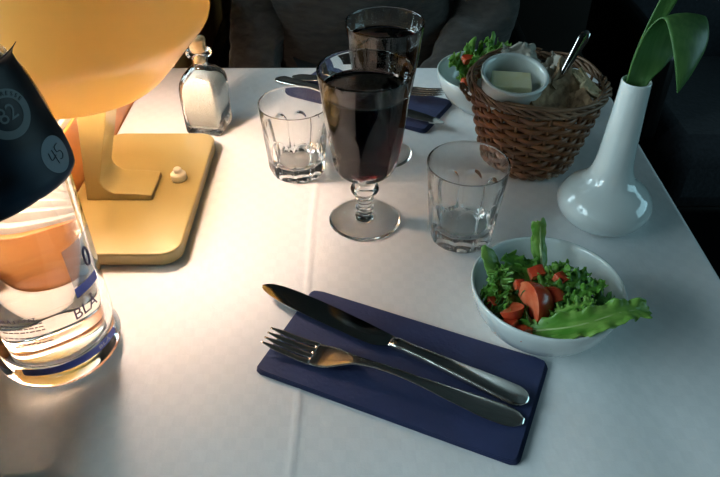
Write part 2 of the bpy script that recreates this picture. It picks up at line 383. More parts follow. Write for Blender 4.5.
wi = [(0, .0158), (.025, .0163), (.0398, .0178), (.0457, .0222), (.0480, .030), (.0480, .165), (.0473, .184), (.0438, .204), (.0383, .2235), (.0352, .229), (0, .229)]
wi = [(r_ * BS, z) for r_, z in wi]
bm = BM(); lathe(bm, wi, 96, mif=lambda k: int(k < 9)); mk('water', bm, ['water', 'water_side'], wb)
bm = BM(); lathe(bm, [(0, .318), (.016, .318)] + [(.0166 + .0003 * (k % 2), .300 + .0001 * k) for k in range(2)] + [(.0166, .302), (.0166, .326), (.015, .329), (0, .329)], 48); mk('cap', bm, 'cap', wb)
def onb(phi, z, r=BR + .00025): return Vector((r * cos(phi), r * sin(phi), z))
def patch(name, m, p0, p1, z0, z1, par, r=BR + .0002, n=24):
    bm = BM(); grid(bm, lambda u, v: onb(lerp(p0, p1, u), lerp(z0, z1, v), r), n, 2); grid(bm, lambda u, v: onb(lerp(p0, p1, u), lerp(z0, z1, v), r + .00012), n, 2)
    return mk(name, bm, m, par)
def text_mesh(body, size, font_off=0):
    cu = bpy.data.curves.new('lettering', 'FONT'); cu.body = body; cu.size = size; cu.extrude = .00008; cu.align_x = 'CENTER'; cu.align_y = 'CENTER'; cu.offset = font_off; cu.resolution_u = 3
    ob = bpy.data.objects.new('lettering', cu); C.objects.link(ob)
    dg = bpy.context.evaluated_depsgraph_get(); dg.update()
    me = bpy.data.meshes.new_from_object(ob.evaluated_get(dg)); bpy.data.objects.remove(ob); bpy.data.curves.remove(cu)
    return me
def wrap_text(body, size, fpos, m, name, par, xs_=1, font_off=0):
    """fpos(x, y, depth) -> point on a curved surface"""
    me = text_mesh(body, size, font_off)
    for v in me.vertices: v.co = fpos(v.co.x * xs_, v.co.y, v.co.z)
    me.name = name; me.materials.clear(); me.materials.append(M[m])
    for p in me.polygons: p.material_index = 0
    o = bpy.data.objects.new(name, me); C.objects.link(o); o.parent = par
    return o
def cyl(phi0, z0, r=BR + .0004): return lambda x, y, d: onb(phi0 + x / BR, z0 + y, r + d)
wrap_text('BLÅ', .0135, cyl(R(-28), .064), 'print_violet', 'brand_lettering', wb, .92)
wrap_text('BLÅ LAGET', .0042, cyl(R(-84), .0745), 'print_violet', 'small_lettering', wb, 1.15)
random.seed(3)
bm = BM()
for k in range(7):
    z = .0695 - k * .0031 - (.0022 if k > 2 else 0); ph = R(-100) + (.0 if k < 6 else 0); end = R(-66) if k != 6 else R(-90)
    while ph < end:
        wd = random.uniform(.03, .085)
        grid(bm, lambda u, v: onb(ph + wd * u, z + .0011 * v, BR + .0004), 4, 1); ph += wd + .016
mk('fine_print', bm, 'print_grey', wb, sm=False)
b_ = patch('blue_band', 'print_blue', R(-99), R(-4), .0195, .0262, wb); 
wrap_text('BLÅ', .0045, cyl(R(-22), .0228, BR + .0005), 'print_white', 'band_lettering', wb, 1.6)
patch('paper_label', 'label', R(-33), R(8), .086, .118, wb)
patch('blue_strip', 'print_blue', R(-33), R(-5), .0765, .0845, wb)
bm = BM(); tube(bm, [onb(R(-11) + .055 * cos(a), .101 + .0075 * sin(a), BR + .0006) for a in [2 * pi * k / 28 for k in range(28)]], .0009, 6, closed=True); mk('oval_emblem', bm, 'print_violet', wb)
# neck tag: paper draped over the shoulder
tagr = [(z, r_ * .94) for z, r_ in [(.140, .0550), (.155, .0560), (.172, .0568), (.19, .0518), (.203, .0478), (.215, .0448), (.229, .0408), (.238, .0378), (.243, .0365), (.246, .0385), (.250, .0420)]]
def tagz(phi):
    d = phi * 180 / pi
    z = interp([(-170, .150), (-125, .150), (-100, .153), (-70, .160), (-40, .166), (-10, .168), (0, .171), (5, .177), (9, .190)], d)
    return z
def tagp(phi, z, e=0):
    r = interp(tagr, z) + e
    return Vector((r * cos(phi), r * sin(phi), z))
bm = BM()
def tf(e):
    def f(u, v):
        ph = lerp(R(-172), R(9), u); z = lerp(tagz(ph), .248 + .002 * sin(ph * 3), v); return tagp(ph, z, e)
    return f
n1, n2 = 90, 40
A = grid(bm, tf(0), n1, n2); B = grid(bm, tf(.0006), n1, n2)
for j in range(n2):
    bm.faces.new((A[0][j], A[0][j + 1], B[0][j + 1], B[0][j])); bm.faces.new((A[n1][j], B[n1][j], B[n1][j + 1], A[n1][j + 1]))
for i in range(n1):
    bm.faces.new((A[i][0], B[i][0], B[i + 1][0], A[i + 1][0])); bm.faces.new((A[i][n2], A[i + 1][n2], B[i + 1][n2], B[i][n2]))
tg = mk('neck_tag', bm, 'tag', wb); tg['label'] = 'dark navy paper tag with round emblem'
EC = (R(-33), .2180)
def ctag(phi0, z0, e=.0009, rot=0):
    def f(x, y, d):
        xr = x * cos(rot) - y * sin(rot); yr = x * sin(rot) + y * cos(rot)
        z = z0 + yr * .93
        return tagp(phi0 + xr / (interp(tagr, z)), z, e + d)
    return f
def disc(name, m, fp, r0, r1, e, par, n=48, squ=1, clipf=None):
    bm = BM(); grid(bm, lambda u, v: fp(lerp(r0, r1, v) * cos(2 * pi * u), squ * lerp(r0, r1, v) * sin(2 * pi * u), e), n, 8, cu=True)
    return mk(name, bm, m, par)
disc('emblem_ring', 'tag_print', ctag(*EC), .0098, .0148, 0, tg)
wrap_text('82', .0135, ctag(*EC, rot=.12), 'tag_print', 'emblem_number', tg, .9)
def ringtext(s, a0, step, rr, size, name):
    for i, ch in enumerate(s):
        pass
    bm_all = BM()
    for i, ch in enumerate(s):
        if ch == ' ': continue
        me = text_mesh(ch, size); a = a0 - step * i
        f = ctag(*EC, e=.0012)
        for v in me.vertices:
            x, y = v.co.x, v.co.y + rr
            v.co = f(x * sin(a) + y * cos(a), -x * cos(a) + y * sin(a), v.co.z)
        bm_all.from_mesh(me); bpy.data.meshes.remove(me)
    for f_ in bm_all.faces: f_.material_index = 0
    o = mk(name, bm_all, 'tag', tg, sm=False); return o
ringtext('LES GRESSE', R(150), R(14), .0122, .0034, 'ring_lettering')
disc('price_sticker', 'sticker', ctag(R(-13), .1845), 0, .0108, 0, tg, squ=1.12)
f = ctag(R(-13), .1845, e=.0012, rot=.15)
bm = BM()
for st in ([(-.0045, .0045), (-.0052, -.0005), (-.0005, .0002)], [(-.0012, .0045), (-.0022, -.0055)], [(.0052, .0046), (.0018, .0045), (.0012, .001), (.004, .0), (.0044, -.003), (.002, -.0048), (.0005, -.004)]):
    tube(bm, [f(x, y, 0) for x, y in [(p.x, p.y) for p in crv([(a, b2, 0) for a, b2 in st], 12)]], .00028, 5)
mk('handwriting', bm, 'pen', tg)

# ------------------------------------------------------------------ salt bottle
sb = empty('salt_bottle', (-.177, .716, .0), 'small square glass bottle of white salt with a cork stopper, behind the lamp base', 'bottle', rz=R(-9))
def sq(r0, e):
    def f(t, r, z, k):
        q = (abs(cos(t)) ** e + abs(sin(t)) ** e) ** (-1 / e); return r * lerp(1, q, 1)
    return f
def sqf(mul):
    def f(t, r, z, k):
        b = smooth((.078 - z) / .018)       # square below, round at the neck
        e = lerp(2.0, 9.0, b); return r * (abs(cos(t)) ** e + abs(sin(t)) ** e) ** (-1 / e)
    return f
so = [(0, .003), (.012, .003), (.0195, .0008), (.0215, .0015), (.0222, .005), (.0226, .03), (.0230, .048), (.0226, .056), (.0213, .063), (.0187, .069), (.0148, .0735), (.0110, .0765), (.0090, .080), (.0088, .086), (.0098, .0895), (.0140, .091), (.0146, .0928), (.0140, .0945), (.0100, .0955), (.0078, .0945)]
si = [(.0068, .091), (.0066, .080), (.0082, .0757), (.0128, .0715), (.0165, .067), (.0191, .0615), (.0206, .055), (.0212, .048), (.0208, .03), (.0202, .011), (.018, .0085), (0, .008)]
bm = BM(); lathe(bm, so + si, 96, sqf(1)); mk('glass_body', bm, 'green_glass', sb)
bm = BM(); lathe(bm, [(0, .0083), (.0176, .0087), (.0198, .0112), (.0204, .03), (.0206, .047), (.0199, .054), (.0180, .0598), (.0140, .0640), (.008, .0658), (0, .0662)], 96, sqf(1)); mk('salt', bm, 'salt', sb)
bm = BM(); lathe(bm, [(0, .0815), (.0055, .0815), (.0061, .0825), (.0068, .0945), (.0086, .0965), (.0092, .1075), (.0088, .1090), (0, .1093)], 32); mk('cork', bm, 'cork', sb)

# ------------------------------------------------------------------ wine glasses
def wine_glass(loc, label, rz=0):
    g = empty('wine_glass', loc, label, 'wine glass', 'stemmed wine glasses of red wine', rz)
    foot = [(0, .0015), (.015, .0012), (.030, .0002), (.0338, .0002), (.0345, .0010), (.0338, .0018), (.026, .0028), (.015, .0042), (.0095, .0065), (.0078, .0095), (.0072, .0135), (.0088, .0150), (.0088, .0165), (.0068, .0180), (.0066, .0245), (.0088, .0262), (.0088, .0278), (.0076, .0290), (.0076, .0300), (.0128, .0345), (.0136, .0370), (.0128, .0395), (.0080, .0435), (.0072, .0455), (.0084, .0475), (.0098, .0490), (.0110, .0505)]
    fk = len(foot)
    body = [(.0165, .0530), (.0245, .0582), (.0290, .0645), (.0306, .0720), (.0327, .085), (.0347, .100), (.0364, .116), (.0368, .1205), (.0379, .132), (.0395, .146), (.0411, .1572), (.0411, .1580), (.0406, .1582)]
    inn = [(.0402, .1577), (.0382, .146), (.0362, .132), (.0338, .116), (.0312, .100), (.0288, .085), (.0265, .072), (.0235, .0655), (.0185, .0610), (.0100, .0580), (0, .0572)]
    bo_ = [(p.x, p.z) for p in crv([(r, 0, z) for r, z in body[:-3]], 40)] + body[-3:]
    inn_ = [(p.x, p.z) for p in crv([(r, 0, z) for r, z in inn], 36)]; inn_[-1] = (0, .0572)
    def fac(t, r, z, k):
        if z > .051 and k < fk + len(bo_):
            n = 8; d = (t + .2) % (2 * pi / n) - pi / n
            ap = .0266 + (z - .060) * .160            # flats lean out and fade into the round rim
            if z < .060: ap = .0266 * smooth((z - .046) / .014) + .001
            return min(r, ap / cos(d)) if z > .06 else min(r, max(ap / cos(d), .011))
        return r
    lv = .1385; full = foot + bo_ + inn_; ki = fk + len(bo_)
    bm = BM(); lathe(bm, full, 128, fac, mif=lambda k: int(k >= ki and full[min(k + 1, len(full) - 1)][1] < lv)); mk('glass', bm, ['glass', 'glass_wine'], g, angle=75)
    lv = .1385; prof = [(.0102, .0583), (.0184, .0612), (.0233, .0657), (.0262, .0720), (.0285, .085), (.0309, .100), (.0335, .116), (.0359, .132)]
    pr_ = [(p.x, p.z) for p in crv([(0, 0, .0575)] + [(r, 0, z) for r, z in prof], 30)]; pr_[0] = (0, .0575)
    bm = BM(); npr = len(pr_); lathe(bm, pr_ + [(.0372, lv - .0008), (.0373, lv + .0004), (.0360, lv - .0002), (.03, lv - .0004), (0, lv - .0004)], 96, mif=lambda k: int(k < npr + 0)); w = mk('wine', bm, ['wine', 'wine_side'], g)
    w['label'] = 'dark red wine filling the glass'
    return g
g1 = wine_glass((.0045, .536, 0), 'wine glass of red wine in front, nearest the knife and fork', .1)
g2 = dup(g1, (.0245, .657, 0), .5, 'wine glass of red wine standing behind the other, before the person', .955)

# ------------------------------------------------------------------ faceted tumblers
def tumbler(loc, label, rz):
    g = empty('tumbler', loc, label, 'glass', 'empty faceted water tumblers', rz)
    H = .0805; n = 9
    out = [(0, .0022), (.018, .0018), (.0255, .0006), (.0282, .0004), (.0298, .0020)]
    k0 = len(out)
    nz = 70
    bo_ = [(lerp(.0306, .0365, i / nz), lerp(.005, H, i / nz)) for i in range(nz + 1)]
    top = [(.0365, H + .0004), (.0361, H + .0006), (.0357, H + .0003)]
    inn = [(.0354, H - .001), (.0344, .070), (.0326, .055), (.0304, .040), (.0284, .026), (.0268, .018), (.0240, .0145), (.018, .0128), (0, .0120)]
    def fac(t, r, z, k):
        if z < .003 and r > .02: 
            d = t % (2 * pi / n) - pi / n; return min(r, (.0284) / cos(d))
        if k0 <= k <= k0 + nz:
            hp = pi / n; d = t % (2 * hp) - hp; q = abs(d) / (.86 * hp)
            za = .036 + .017 * sqrt(max(0, 1 - q * q)) if q < 1 else 0
            ins = smooth((za - z) / .0022) * smooth((1 - q) / .16)
            flat = (r - .0009) * cos(.80 * hp) / cos(d) if q < 1 else r
            rr = lerp(r, min(r - .0009, flat), ins)
            return rr
        return r
    bm = BM(); lathe(bm, out + bo_ + top + inn, 216, fac); mk('glass', bm, 'glass', g, angle=60)
    # the inner wall keeps shallow vertical ribs as in pressed glass: modelled in the outer cut facets
    return g
t1 = tumbler((.0955, .5125, 0), 'empty faceted tumbler between the front wine glass and salad bowl', R(8))
t2 = dup(t1, (-.0668, .6255, 0), R(-14), 'empty faceted tumbler between the salt bottle and front wine glass', .985)

# ------------------------------------------------------------------ folded paper napkins
def napkin(name, corner, ang, lx, ly, label):
    g = BM(); h = 0
    for k in range(4):
        r = .006; ins = .0006 * k; z0 = .0003 + k * .00105
        pts = rrect(0 + ins, lx - ins * 1.5, -ly + ins * .7, 0 - ins * .4, r - .001 * k, 5)
        nx, ny_ = 36, 18
        def pt(u, v, z):
            x = u * lx; y = -v * ly
            e = ins
            x = min(max(x, e), lx - 1.5 * e); y = max(min(y, -e * .4), -ly + e * .7)
            # rounded corners
            for cx_, cy_, sx, sy in ((r, -r, -1, 1), (lx - r, -r, 1, 1), (r, -ly + r, -1, -1), (lx - r, -ly + r, 1, -1)):
                if (x - cx_) * sx > 0 and (y - cy_) * sy > 0:
                    d = sqrt((x - cx_) ** 2 + (y - cy_) ** 2)
                    if d > r - ins: x = cx_ + (x - cx_) * (r - ins) / d; y = cy_ + (y - cy_) * (r - ins) / d
            edge = smooth(min(u, 1 - u) * 10) * smooth(min(v, 1 - v) * 6)
            wob = .0011 * smooth((u - .75) / .25) * (k + 1) / 4 + .0007 * noise.noise(Vector((x * 14, y * 20, 1))) * k / 4
            return (x, y, z + max(0, wob) - (0 if z < z0 + .0001 else .0004 * (1 - edge)))
        A = grid(g, lambda u, v: pt(u, v, z0), nx, ny_); B = grid(g, lambda u, v: pt(u, v, z0 + .0009), nx, ny_)
        for i in range(nx):
            g.faces.new((A[i][0], A[i + 1][0], B[i + 1][0], B[i][0])); g.faces.new((A[i][ny_], B[i][ny_], B[i + 1][ny_], A[i + 1][ny_]))
        for j in range(ny_):
            g.faces.new((A[0][j], B[0][j], B[0][j + 1], A[0][j + 1])); g.faces.new((A[nx][j], A[nx][j + 1], B[nx][j + 1], B[nx][j]))
    bmesh.ops.remove_doubles(g, verts=g.verts[:], dist=1e-6)
    o = mk(name, g, 'navy', angle=50); o.location = (*corner, 0); o.rotation_euler = (0, 0, ang)
    return tag(o, label, 'napkin', 'folded navy paper napkins')
na1 = math.atan2(-.0827, .1869)
napkin('paper_napkin', (-.0413, .4345), na1, .2045, .0985, 'folded navy paper napkin in front, under the near knife and fork')
napkin('paper_napkin', (-.056, .8665), math.atan2(-.094, .172), .1965, .085, 'folded navy paper napkin near the far table edge behind the wine glasses')

# ------------------------------------------------------------------ cutlery
def fork(loc, ang, label, ry=0):
    Lf = .209
    W = [(.040, .0112), (.048, .0120), (.058, .0112), (.068, .0078), (.078, .0042), (.09, .0031), (.11, .0030), (.13, .0040), (.155, .0066), (.180, .0090), (.196, .0094), (.203, .0080), (.207, .0050), (.209, .0012)]
    Z = [(0, .0068), (.012, .0048), (.026, .0030), (.040, .0024), (.052, .0028), (.064, .0062), (.078, .0105), (.095, .0122), (.12, .0108), (.15, .0070), (.18, .0034), (.209, .0022)]
    T = [(0, .0010), (.04, .0018), (.06, .0020), (.08, .0028), (.11, .0030), (.16, .0022), (.209, .0018)]
    bm = BM()
    def strip(s0, s1, yc, hw, n, nose=False):
        secs = []
        for i in range(n + 1):
            s = lerp(s0, s1, i / n); h = hw(s); z = interp(Z, s); t = interp(T, s) / 2
            # smooth the profile
            z = (interp(Z, s - .004) + z + interp(Z, s + .004)) / 3
            yc_ = yc(s); ring = []
            for k in range(14):
                a = 2 * pi * k / 14; ca, sa = cos(a), sin(a)
                y = h * math.copysign(abs(ca) ** .6, ca); zz = t * math.copysign(abs(sa) ** .7, sa)
                zz -= .00035 * (1 - (y / max(h, 1e-4)) ** 2) * min(1, h / .006)
                ring.append(bm.verts.new((s, yc_ + y, z + zz)))
            secs.append(ring)
        for a_, b2 in zip(secs, secs[1:]):
            for k in range(14): bm.faces.new((a_[k], a_[(k + 1) % 14], b2[(k + 1) % 14], b2[k]))
        bm.faces.new(secs[0][::-1]); bm.faces.new(secs[-1])
    strip(.0405, Lf, lambda s: 0, lambda s: (interp(W, s - .003) + interp(W, s) + interp(W, s + .003)) / 3, 70)
    for k in range(4):
        y0 = (k - 1.5) * .0063
        strip(0, .0425, lambda s, y0=y0: y0 * lerp(.86, 1, min(1, s / .04)), lambda s: lerp(.0009, .0023, smooth(s / .012)) if s < .03 else lerp(.0023, .0026, (s - .03) / .0125), 22)
    o = mk('fork', bm, 'steel'); o.scale = (.975,) * 3; o.location = loc; o.rotation_euler = (0, ry, ang)
    return tag(o, label, 'fork', 'steel dinner forks')
def knife(loc, ang, label):
    g = empty('table_knife', loc, label, 'knife', 'steel table knives', ang)
    g.scale = (.97,) * 3
    bm = BM(); n = 50; secs = []
    up_ = [(0, .0008), (.003, .0042), (.008, .0066), (.016, .0084), (.03, .0096), (.06, .0098), (.10, .0080), (.126, .0058), (.134, .0050)]
    lo = [(0, -.0008), (.004, -.0036), (.012, -.0062), (.03, -.0090), (.06, -.0106), (.10, -.0112), (.116, -.0108), (.122, -.0085), (.127, -.0055), (.134, -.0045)]
    for i in range(n + 1):
        s = .134 * (i / n) ** 1.25; a = interp(up_, s); b2 = interp(lo, s); th = .0010; z = .0048
        secs.append([bm.verts.new((s, a, z + th)), bm.verts.new((s, lerp(a, b2, .35), z + th * 1.05)), bm.verts.new((s, lerp(a, b2, .7), z + th * .8)), bm.verts.new((s, b2, z + .0002)), bm.verts.new((s, b2, z - .0002)), bm.verts.new((s, lerp(a, b2, .7), z - th * .8)), bm.verts.new((s, a, z - th))])
    for a_, b2 in zip(secs, secs[1:]):
        for k in range(7): bm.faces.new((a_[k], a_[(k + 1) % 7], b2[(k + 1) % 7], b2[k]))
    bm.faces.new(secs[0][::-1]); bm.faces.new(secs[-1]); mk('blade', bm, 'steel_blade', g, angle=25)
    W = [(.128, .0046), (.134, .0056), (.140, .0050), (.16, .0054), (.19, .0072), (.22, .0092), (.234, .0094), (.240, .0078), (.2432, .0040), (.2438, .0008)]
    T = [(.128, .0020), (.134, .0040), (.15, .0042), (.2, .0042), (.235, .0034), (.2438, .0010)]
    bm = BM(); secs = []
    for i in range(61):
        s = lerp(.128, .2438, i / 60); h = (interp(W, s - .0015) + interp(W, s) + interp(W, s + .0015)) / 3; t = interp(T, s)
        secs.append([bm.verts.new((s, h * math.copysign(abs(cos(a)) ** .8, cos(a)), .0048 + t * math.copysign(abs(sin(a)) ** .55, sin(a)))) for a in [2 * pi * k / 20 for k in range(20)]])
    for a_, b2 in zip(secs, secs[1:]):
        for k in range(20): bm.faces.new((a_[k], a_[(k + 1) % 20], b2[(k + 1) % 20], b2[k]))
    bm.faces.new(secs[0][::-1]); bm.faces.new(secs[-1]); mk('handle', bm, 'steel', g)
    return g
fork((-.0735, .3725, .0050), math.atan2(-.0779, .1869), 'steel fork in front with tines up, beside the knife on the napkin')
kn = knife((-.0830, .4307, .0045), math.atan2(-.1194, .2020), 'steel table knife lying beside the fork on the front napkin')
dup(kn, (.098, .7085, .0048), math.atan2(.1085, -.195), 'steel table knife on the far napkin behind the wine glasses')
fork((.1035, .7625, .0150), math.atan2(.0645, -.176), 'steel fork on the far napkin with tines pointing to the bread basket', R(2.6))

# ------------------------------------------------------------------ salad bowls
def salad_bowl(loc, label):
    bm = BM()
    pr_ = [(0, .003), (.024, .003), (.027, .0005), (.030, .0006), (.032, .0035), (.040, .0085), (.049, .018), (.0550, .029), (.0582, .040), (.0592, .0455), (.0588, .0470), (.0575, .0472), (.0562, .0455), (.0550, .040), (.0515, .029), (.045, .0185), (.036, .0100), (.022, .0068), (0, .0062)]
    lathe(bm, pr_, 96); o = mk('salad_bowl', bm, 'porcelain', loc=loc); return tag(o, label, 'bowl', 'white salad bowls')
SB = Vector((.1455, .3925, 0))
salad_bowl(SB, 'small white porcelain salad bowl in front with tomato and lettuce')
SB2 = Vector((.1515, .7685, 0))
salad_bowl(SB2, 'small white porcelain salad bowl behind the bread basket')

def leaf(name, pts, wtab, m, label, cat='lettuce leaf', up=(0, 0, 1), ruf=.0, freq=9, cup=.0, nu=60, nv=18, group='lettuce leaves in the front salad bowl', rib=0, thick=.0005, seed=0, jag=0, twist=0):
    P = crv(pts, nu); bm = BM()
    cols = []
    for i, p in enumerate(P):
        d = (P[min(i + 1, nu)] - P[max(i - 1, 0)]).normalized(); s = d.cross(Vector(up)).normalized(); n = s.cross(d).normalized()
        if twist:
            a = twist * i / nu; s, n = s * cos(a) + n * sin(a), n * cos(a) - s * sin(a)
        t = i / nu; w = interp(wtab, t); row = []
        for j in range(nv + 1):
            v = 2 * j / nv - 1; e = abs(v)
            ww = w * (1 + jag * noise.noise(Vector((t * freq * 3, (1 if v > 0 else 5) + seed, seed))) * e)
            off_ = ruf * e ** 2 * (sin(freq * 2 * pi * t + (1.7 if v > 0 else 0) + 2 * v + seed) + .5 * sin(freq * 4.3 * pi * t + seed * 2 + v))
            off_ += cup * e ** 2 + .25 * ruf * noise.noise(Vector((t * 12, v * 4, seed)))
            row.append(bm.verts.new(p + s * (v * ww) + n * off_))
        cols.append(row)
    for a_, b2 in zip(cols, cols[1:]):
        for j in range(nv): bm.faces.new((a_[j], a_[j + 1], b2[j + 1], b2[j]))
    o = mk(name, bm, m, solid=thick); tag(o, label, cat, group)
    if rib:
        rb = BM(); tube(rb, P[:int(nu * .85)], lambda t: rib * (1 - .8 * t), 8, flat=.6); mk('midrib', rb, 'rib', o)
    return o
G1 = 'lettuce leaves in the front salad bowl'
# leaf hanging out of the bowl to the right
leaf('lettuce_leaf', [(.1120, .3560, .030), (.130, .3500, .040), (.152, .3460, .0480), (.170, .3480, .0530), (.187, .3525, .0560), (.2000, .3560, .0550), (.2115, .3590, .0515)], [(0, .006), (.3, .0105), (.55, .0095), (.8, .0080), (.93, .0070), (1, .003)], 'romaine', 'long pale green lettuce leaf hanging out over the bowl rim to the right', ruf=.0022, freq=5, cup=.003, rib=.0012, seed=1, up=(0, -.45, 1), jag=.35)
leaf('lettuce_leaf', [(.1440, .4000, .028), (.1455, .4150, .045), (.1440, .4260, .060), (.1425, .4300, .074), (.1415, .4290, .080)], [(0, .004), (.4, .0065), (.8, .0060), (1, .002)], 'romaine', 'upright pale lettuce leaf at the back of the front bowl', up=(.25, -1, .1), ruf=.0012, freq=3, cup=-.003, rib=.0018, seed=4)
leaf('lettuce_leaf', [(.1240, .3800, .030), (.1130, .3950, .043), (.1040, .4080, .056), (.0980, .4170, .066)], [(0, .008), (.4, .0095), (.8, .007), (1, .001)], 'romaine', 'narrow pointed lettuce leaf rising over the left rim of the front bowl', up=(.4, -.4, 1), ruf=.0008, freq=3, cup=-.002, rib=.0009, seed=2)
leaf('lettuce_leaf', [(.1180, .3700, .028), (.1220, .3900, .042), (.1210, .4080, .052), (.1180, .4180, .056)], [(0, .008), (.5, .011), (.85, .009), (1, .003)], 'lettuce', 'ruffled green lettuce leaf behind the tomato at the back left of the bowl', up=(.3, -.5, 1), ruf=.003, freq=5, cup=.001, seed=5, jag=.5)
leaf('lettuce_leaf', [(.1250, .3480, .0240), (.1330, .3540, .036), (.1440, .3680, .046), (.1500, .3800, .050)], [(0, .005), (.4, .010), (.8, .011), (1, .004)], 'romaine', 'pale crumpled lettuce leaf beneath the large tomato wedge', up=(0, -.3, 1), ruf=.003, freq=4, cup=.002, rib=.0012, seed=7)
k = 0
for (x0, y0, z0), (x1, y1, z1), w, mt, lab in [
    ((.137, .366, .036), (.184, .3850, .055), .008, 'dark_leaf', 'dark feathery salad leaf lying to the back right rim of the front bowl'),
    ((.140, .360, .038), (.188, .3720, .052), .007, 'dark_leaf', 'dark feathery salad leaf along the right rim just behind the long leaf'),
    ((.142, .374, .040), (.176, .3980, .054), .0075, 'lettuce', 'green jagged leaf pointing to the back right of the front bowl'),
    ((.130, .352, .034), (.168, .3600, .047), .009, 'lettuce', 'green crinkled leaf just behind the long overhanging leaf'),
    ((.148, .380, .042), (.160, .4120, .052), .008, 'lettuce', 'green leaf right of the upright pale leaf in the front bowl'),
    ((.112, .376, .034), (.0945, .3900, .044), .010, 'lettuce', 'ruffled green leaf against the left wall of the front bowl'),
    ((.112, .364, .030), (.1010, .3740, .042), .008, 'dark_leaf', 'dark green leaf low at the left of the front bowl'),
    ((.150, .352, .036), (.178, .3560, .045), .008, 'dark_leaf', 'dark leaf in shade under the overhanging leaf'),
    ((.118, .352, .030), (.150, .3430, .040), .008, 'romaine', 'pale green leaf along the front rim below the overhanging leaf'),
    ((.132, .384, .040), (.166, .4060, .050), .008, 'romaine', 'light green leaf pointing past the right dice to the back rim'),
    ((.138, .358, .042), (.172, .3640, .055), .006, 'romaine', 'light green curled leaf above the overhanging leaf'),
    ((.108, .384, .038), (.1100, .4060, .052), .008, 'romaine', 'light green leaf between the left frisee and the narrow pointed leaf'),
    ((.146, .366, .044), (.184, .3800, .058), .005, 'lettuce', 'thin green frond over the dark feathery leaves at the right'),
    ((.128, .392, .040), (.136, .4180, .050), .009, 'lettuce', 'small green leaf between the tomato dice and back rim')]:
    a_ = Vector((x0, y0, z0)); b2 = Vector((x1, y1, z1)); mid = (a_ + b2) / 2 + Vector((0, 0, .004))
    leaf('lettuce_leaf', [a_, mid, b2], [(0, .003), (.3, w), (.8, w * .9), (1, .002)], mt, lab, up=(.2 * sin(k), -.3, 1), ruf=.0032, freq=6, cup=.001, seed=k * 1.3 + 3, jag=.9, twist=.3 * sin(k * 2)); k += 1
def frill(name, c, r, m, label, seed, group, h=.012, n=6, tilt=(0, 0, 0)):
    """curly frisee head: fanned leaf whose rim ruffles strongly"""
    bm = BM(); nu, nv = 264, 16
    def f(u, v):
        t = 2 * pi * u; rr = r * (.12 + .88 * v) * (1 + .30 * noise.noise(Vector((cos(t) * 2, sin(t) * 2, seed))) + .07 * sin(23 * t + seed) * v * v)
        z = h * v * .6 + .5 * r * v * noise.noise(Vector((cos(t) * 2.2, sin(t) * 2.2, seed + v * 1.2))) * 1.6 + .26 * r * v * v * sin(11 * t + 3 * v + seed) + .14 * r * v ** 3 * sin(29 * t + 5 * v)
        sw_ = .16 * v * v * sin(17 * t + seed)
        return (rr * cos(t + sw_), rr * sin(t + sw_), z)
    grid(bm, f, nu, nv, cu=True); o = mk(name, bm, m, solid=.0005, loc=c); o.rotation_euler = tilt
    return tag(o, label, 'lettuce leaf', group)
frill('frisee_leaf', (.1075, .3950, .040), .0105, 'frisee', 'curly green frisee at the left back inside the front bowl', 2, G1, tilt=(.3, .5, 0))
frill('frisee_leaf', (.1145, .3665, .036), .0090, 'frisee', 'curly frisee tuft beside the tomato dice at the front left of the bowl', 5, G1, tilt=(-.3, .3, 0))
frill('frisee_leaf', (.1600, .3780, .040), .0155, 'lettuce', 'curly green leaf right of the large tomato wedge', 8, G1, tilt=(.1, -.2, 0))
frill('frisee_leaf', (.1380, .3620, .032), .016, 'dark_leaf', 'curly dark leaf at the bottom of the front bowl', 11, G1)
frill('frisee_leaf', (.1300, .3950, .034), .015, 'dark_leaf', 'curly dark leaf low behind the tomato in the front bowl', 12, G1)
G2 = 'frisee leaves in the far salad bowl'
for c, r, sd, lab in [((.1220, .7660, .050), .0175, 1, 'curly frisee leaf at the left of the far salad bowl'), ((.1420, .7840, .055), .0180, 3, 'curly frisee leaf at the back of the far salad bowl'), ((.1640, .7950, .060), .0150, 6, 'curly frisee leaf rising over the back rim of the far bowl by the basket'), ((.1480, .7600, .052), .0180, 7, 'curly frisee leaf in the middle of the far salad bowl'), ((.1280, .7400, .044), .0150, 9, 'curly frisee leaf at the front of the far salad bowl'), ((.1850, .7760, .057), .0150, 13, 'curly frisee leaf at the right of the far bowl behind the ramekin')]:
    frill('frisee_leaf', c, r, 'frisee', lab, sd, G2, tilt=(.25 * sin(sd), .25 * cos(sd), sd))
# tomato pieces
def wedge(name, c, r, rot, label, ang=100, group='tomato pieces in the front salad bowl', sz=1.0, long=1):
    """part of a tomato: outer skin with two flat cut faces"""
    bm = BM(); nu, nv = 20, 14; rows_ = []
    a0 = -R(ang) / 2
    for i in range(nu + 1):
        a = a0 + R(ang) * i / nu
        rows_.append([bm.verts.new((r * sin(pi * j / nv) * cos(a), r * sin(pi * j / nv) * sin(a), .82 * r * cos(pi * j / nv))) for j in range(nv + 1)])
    for i in range(nu):
        for j in range(nv): bm.faces.new((rows_[i][j], rows_[i][j + 1], rows_[i + 1][j + 1], rows_[i + 1][j]))
    bmesh.ops.remove_doubles(bm, verts=bm.verts[:], dist=1e-6)
    for row, sg in ((0, 1), (1, -1)):
        a = a0 if row == 0 else -a0
        cen = [(0, 0)]; pts = []
        for q in range(9):
            pass
    c0 = bm.verts.new((r * .05, 0, 0))
    for f_ in [e for e in bm.edges if e.is_boundary]:
        fc = bm.faces.new((f_.verts[0], f_.verts[1], c0)); fc.material_index = 1
    o = mk(name, bm, ['tomato', 'tomato_flesh'], loc=c, bev=.0009); o.rotation_euler = rot; o.scale = (sz, sz, sz * long)
    return tag(o, label, 'tomato', group)
w_ = wedge('tomato_wedge', (.1245, .3725, .0400), .0230, (0, 0, 0), 'largest glossy red tomato wedge, on top of the front salad', 112)
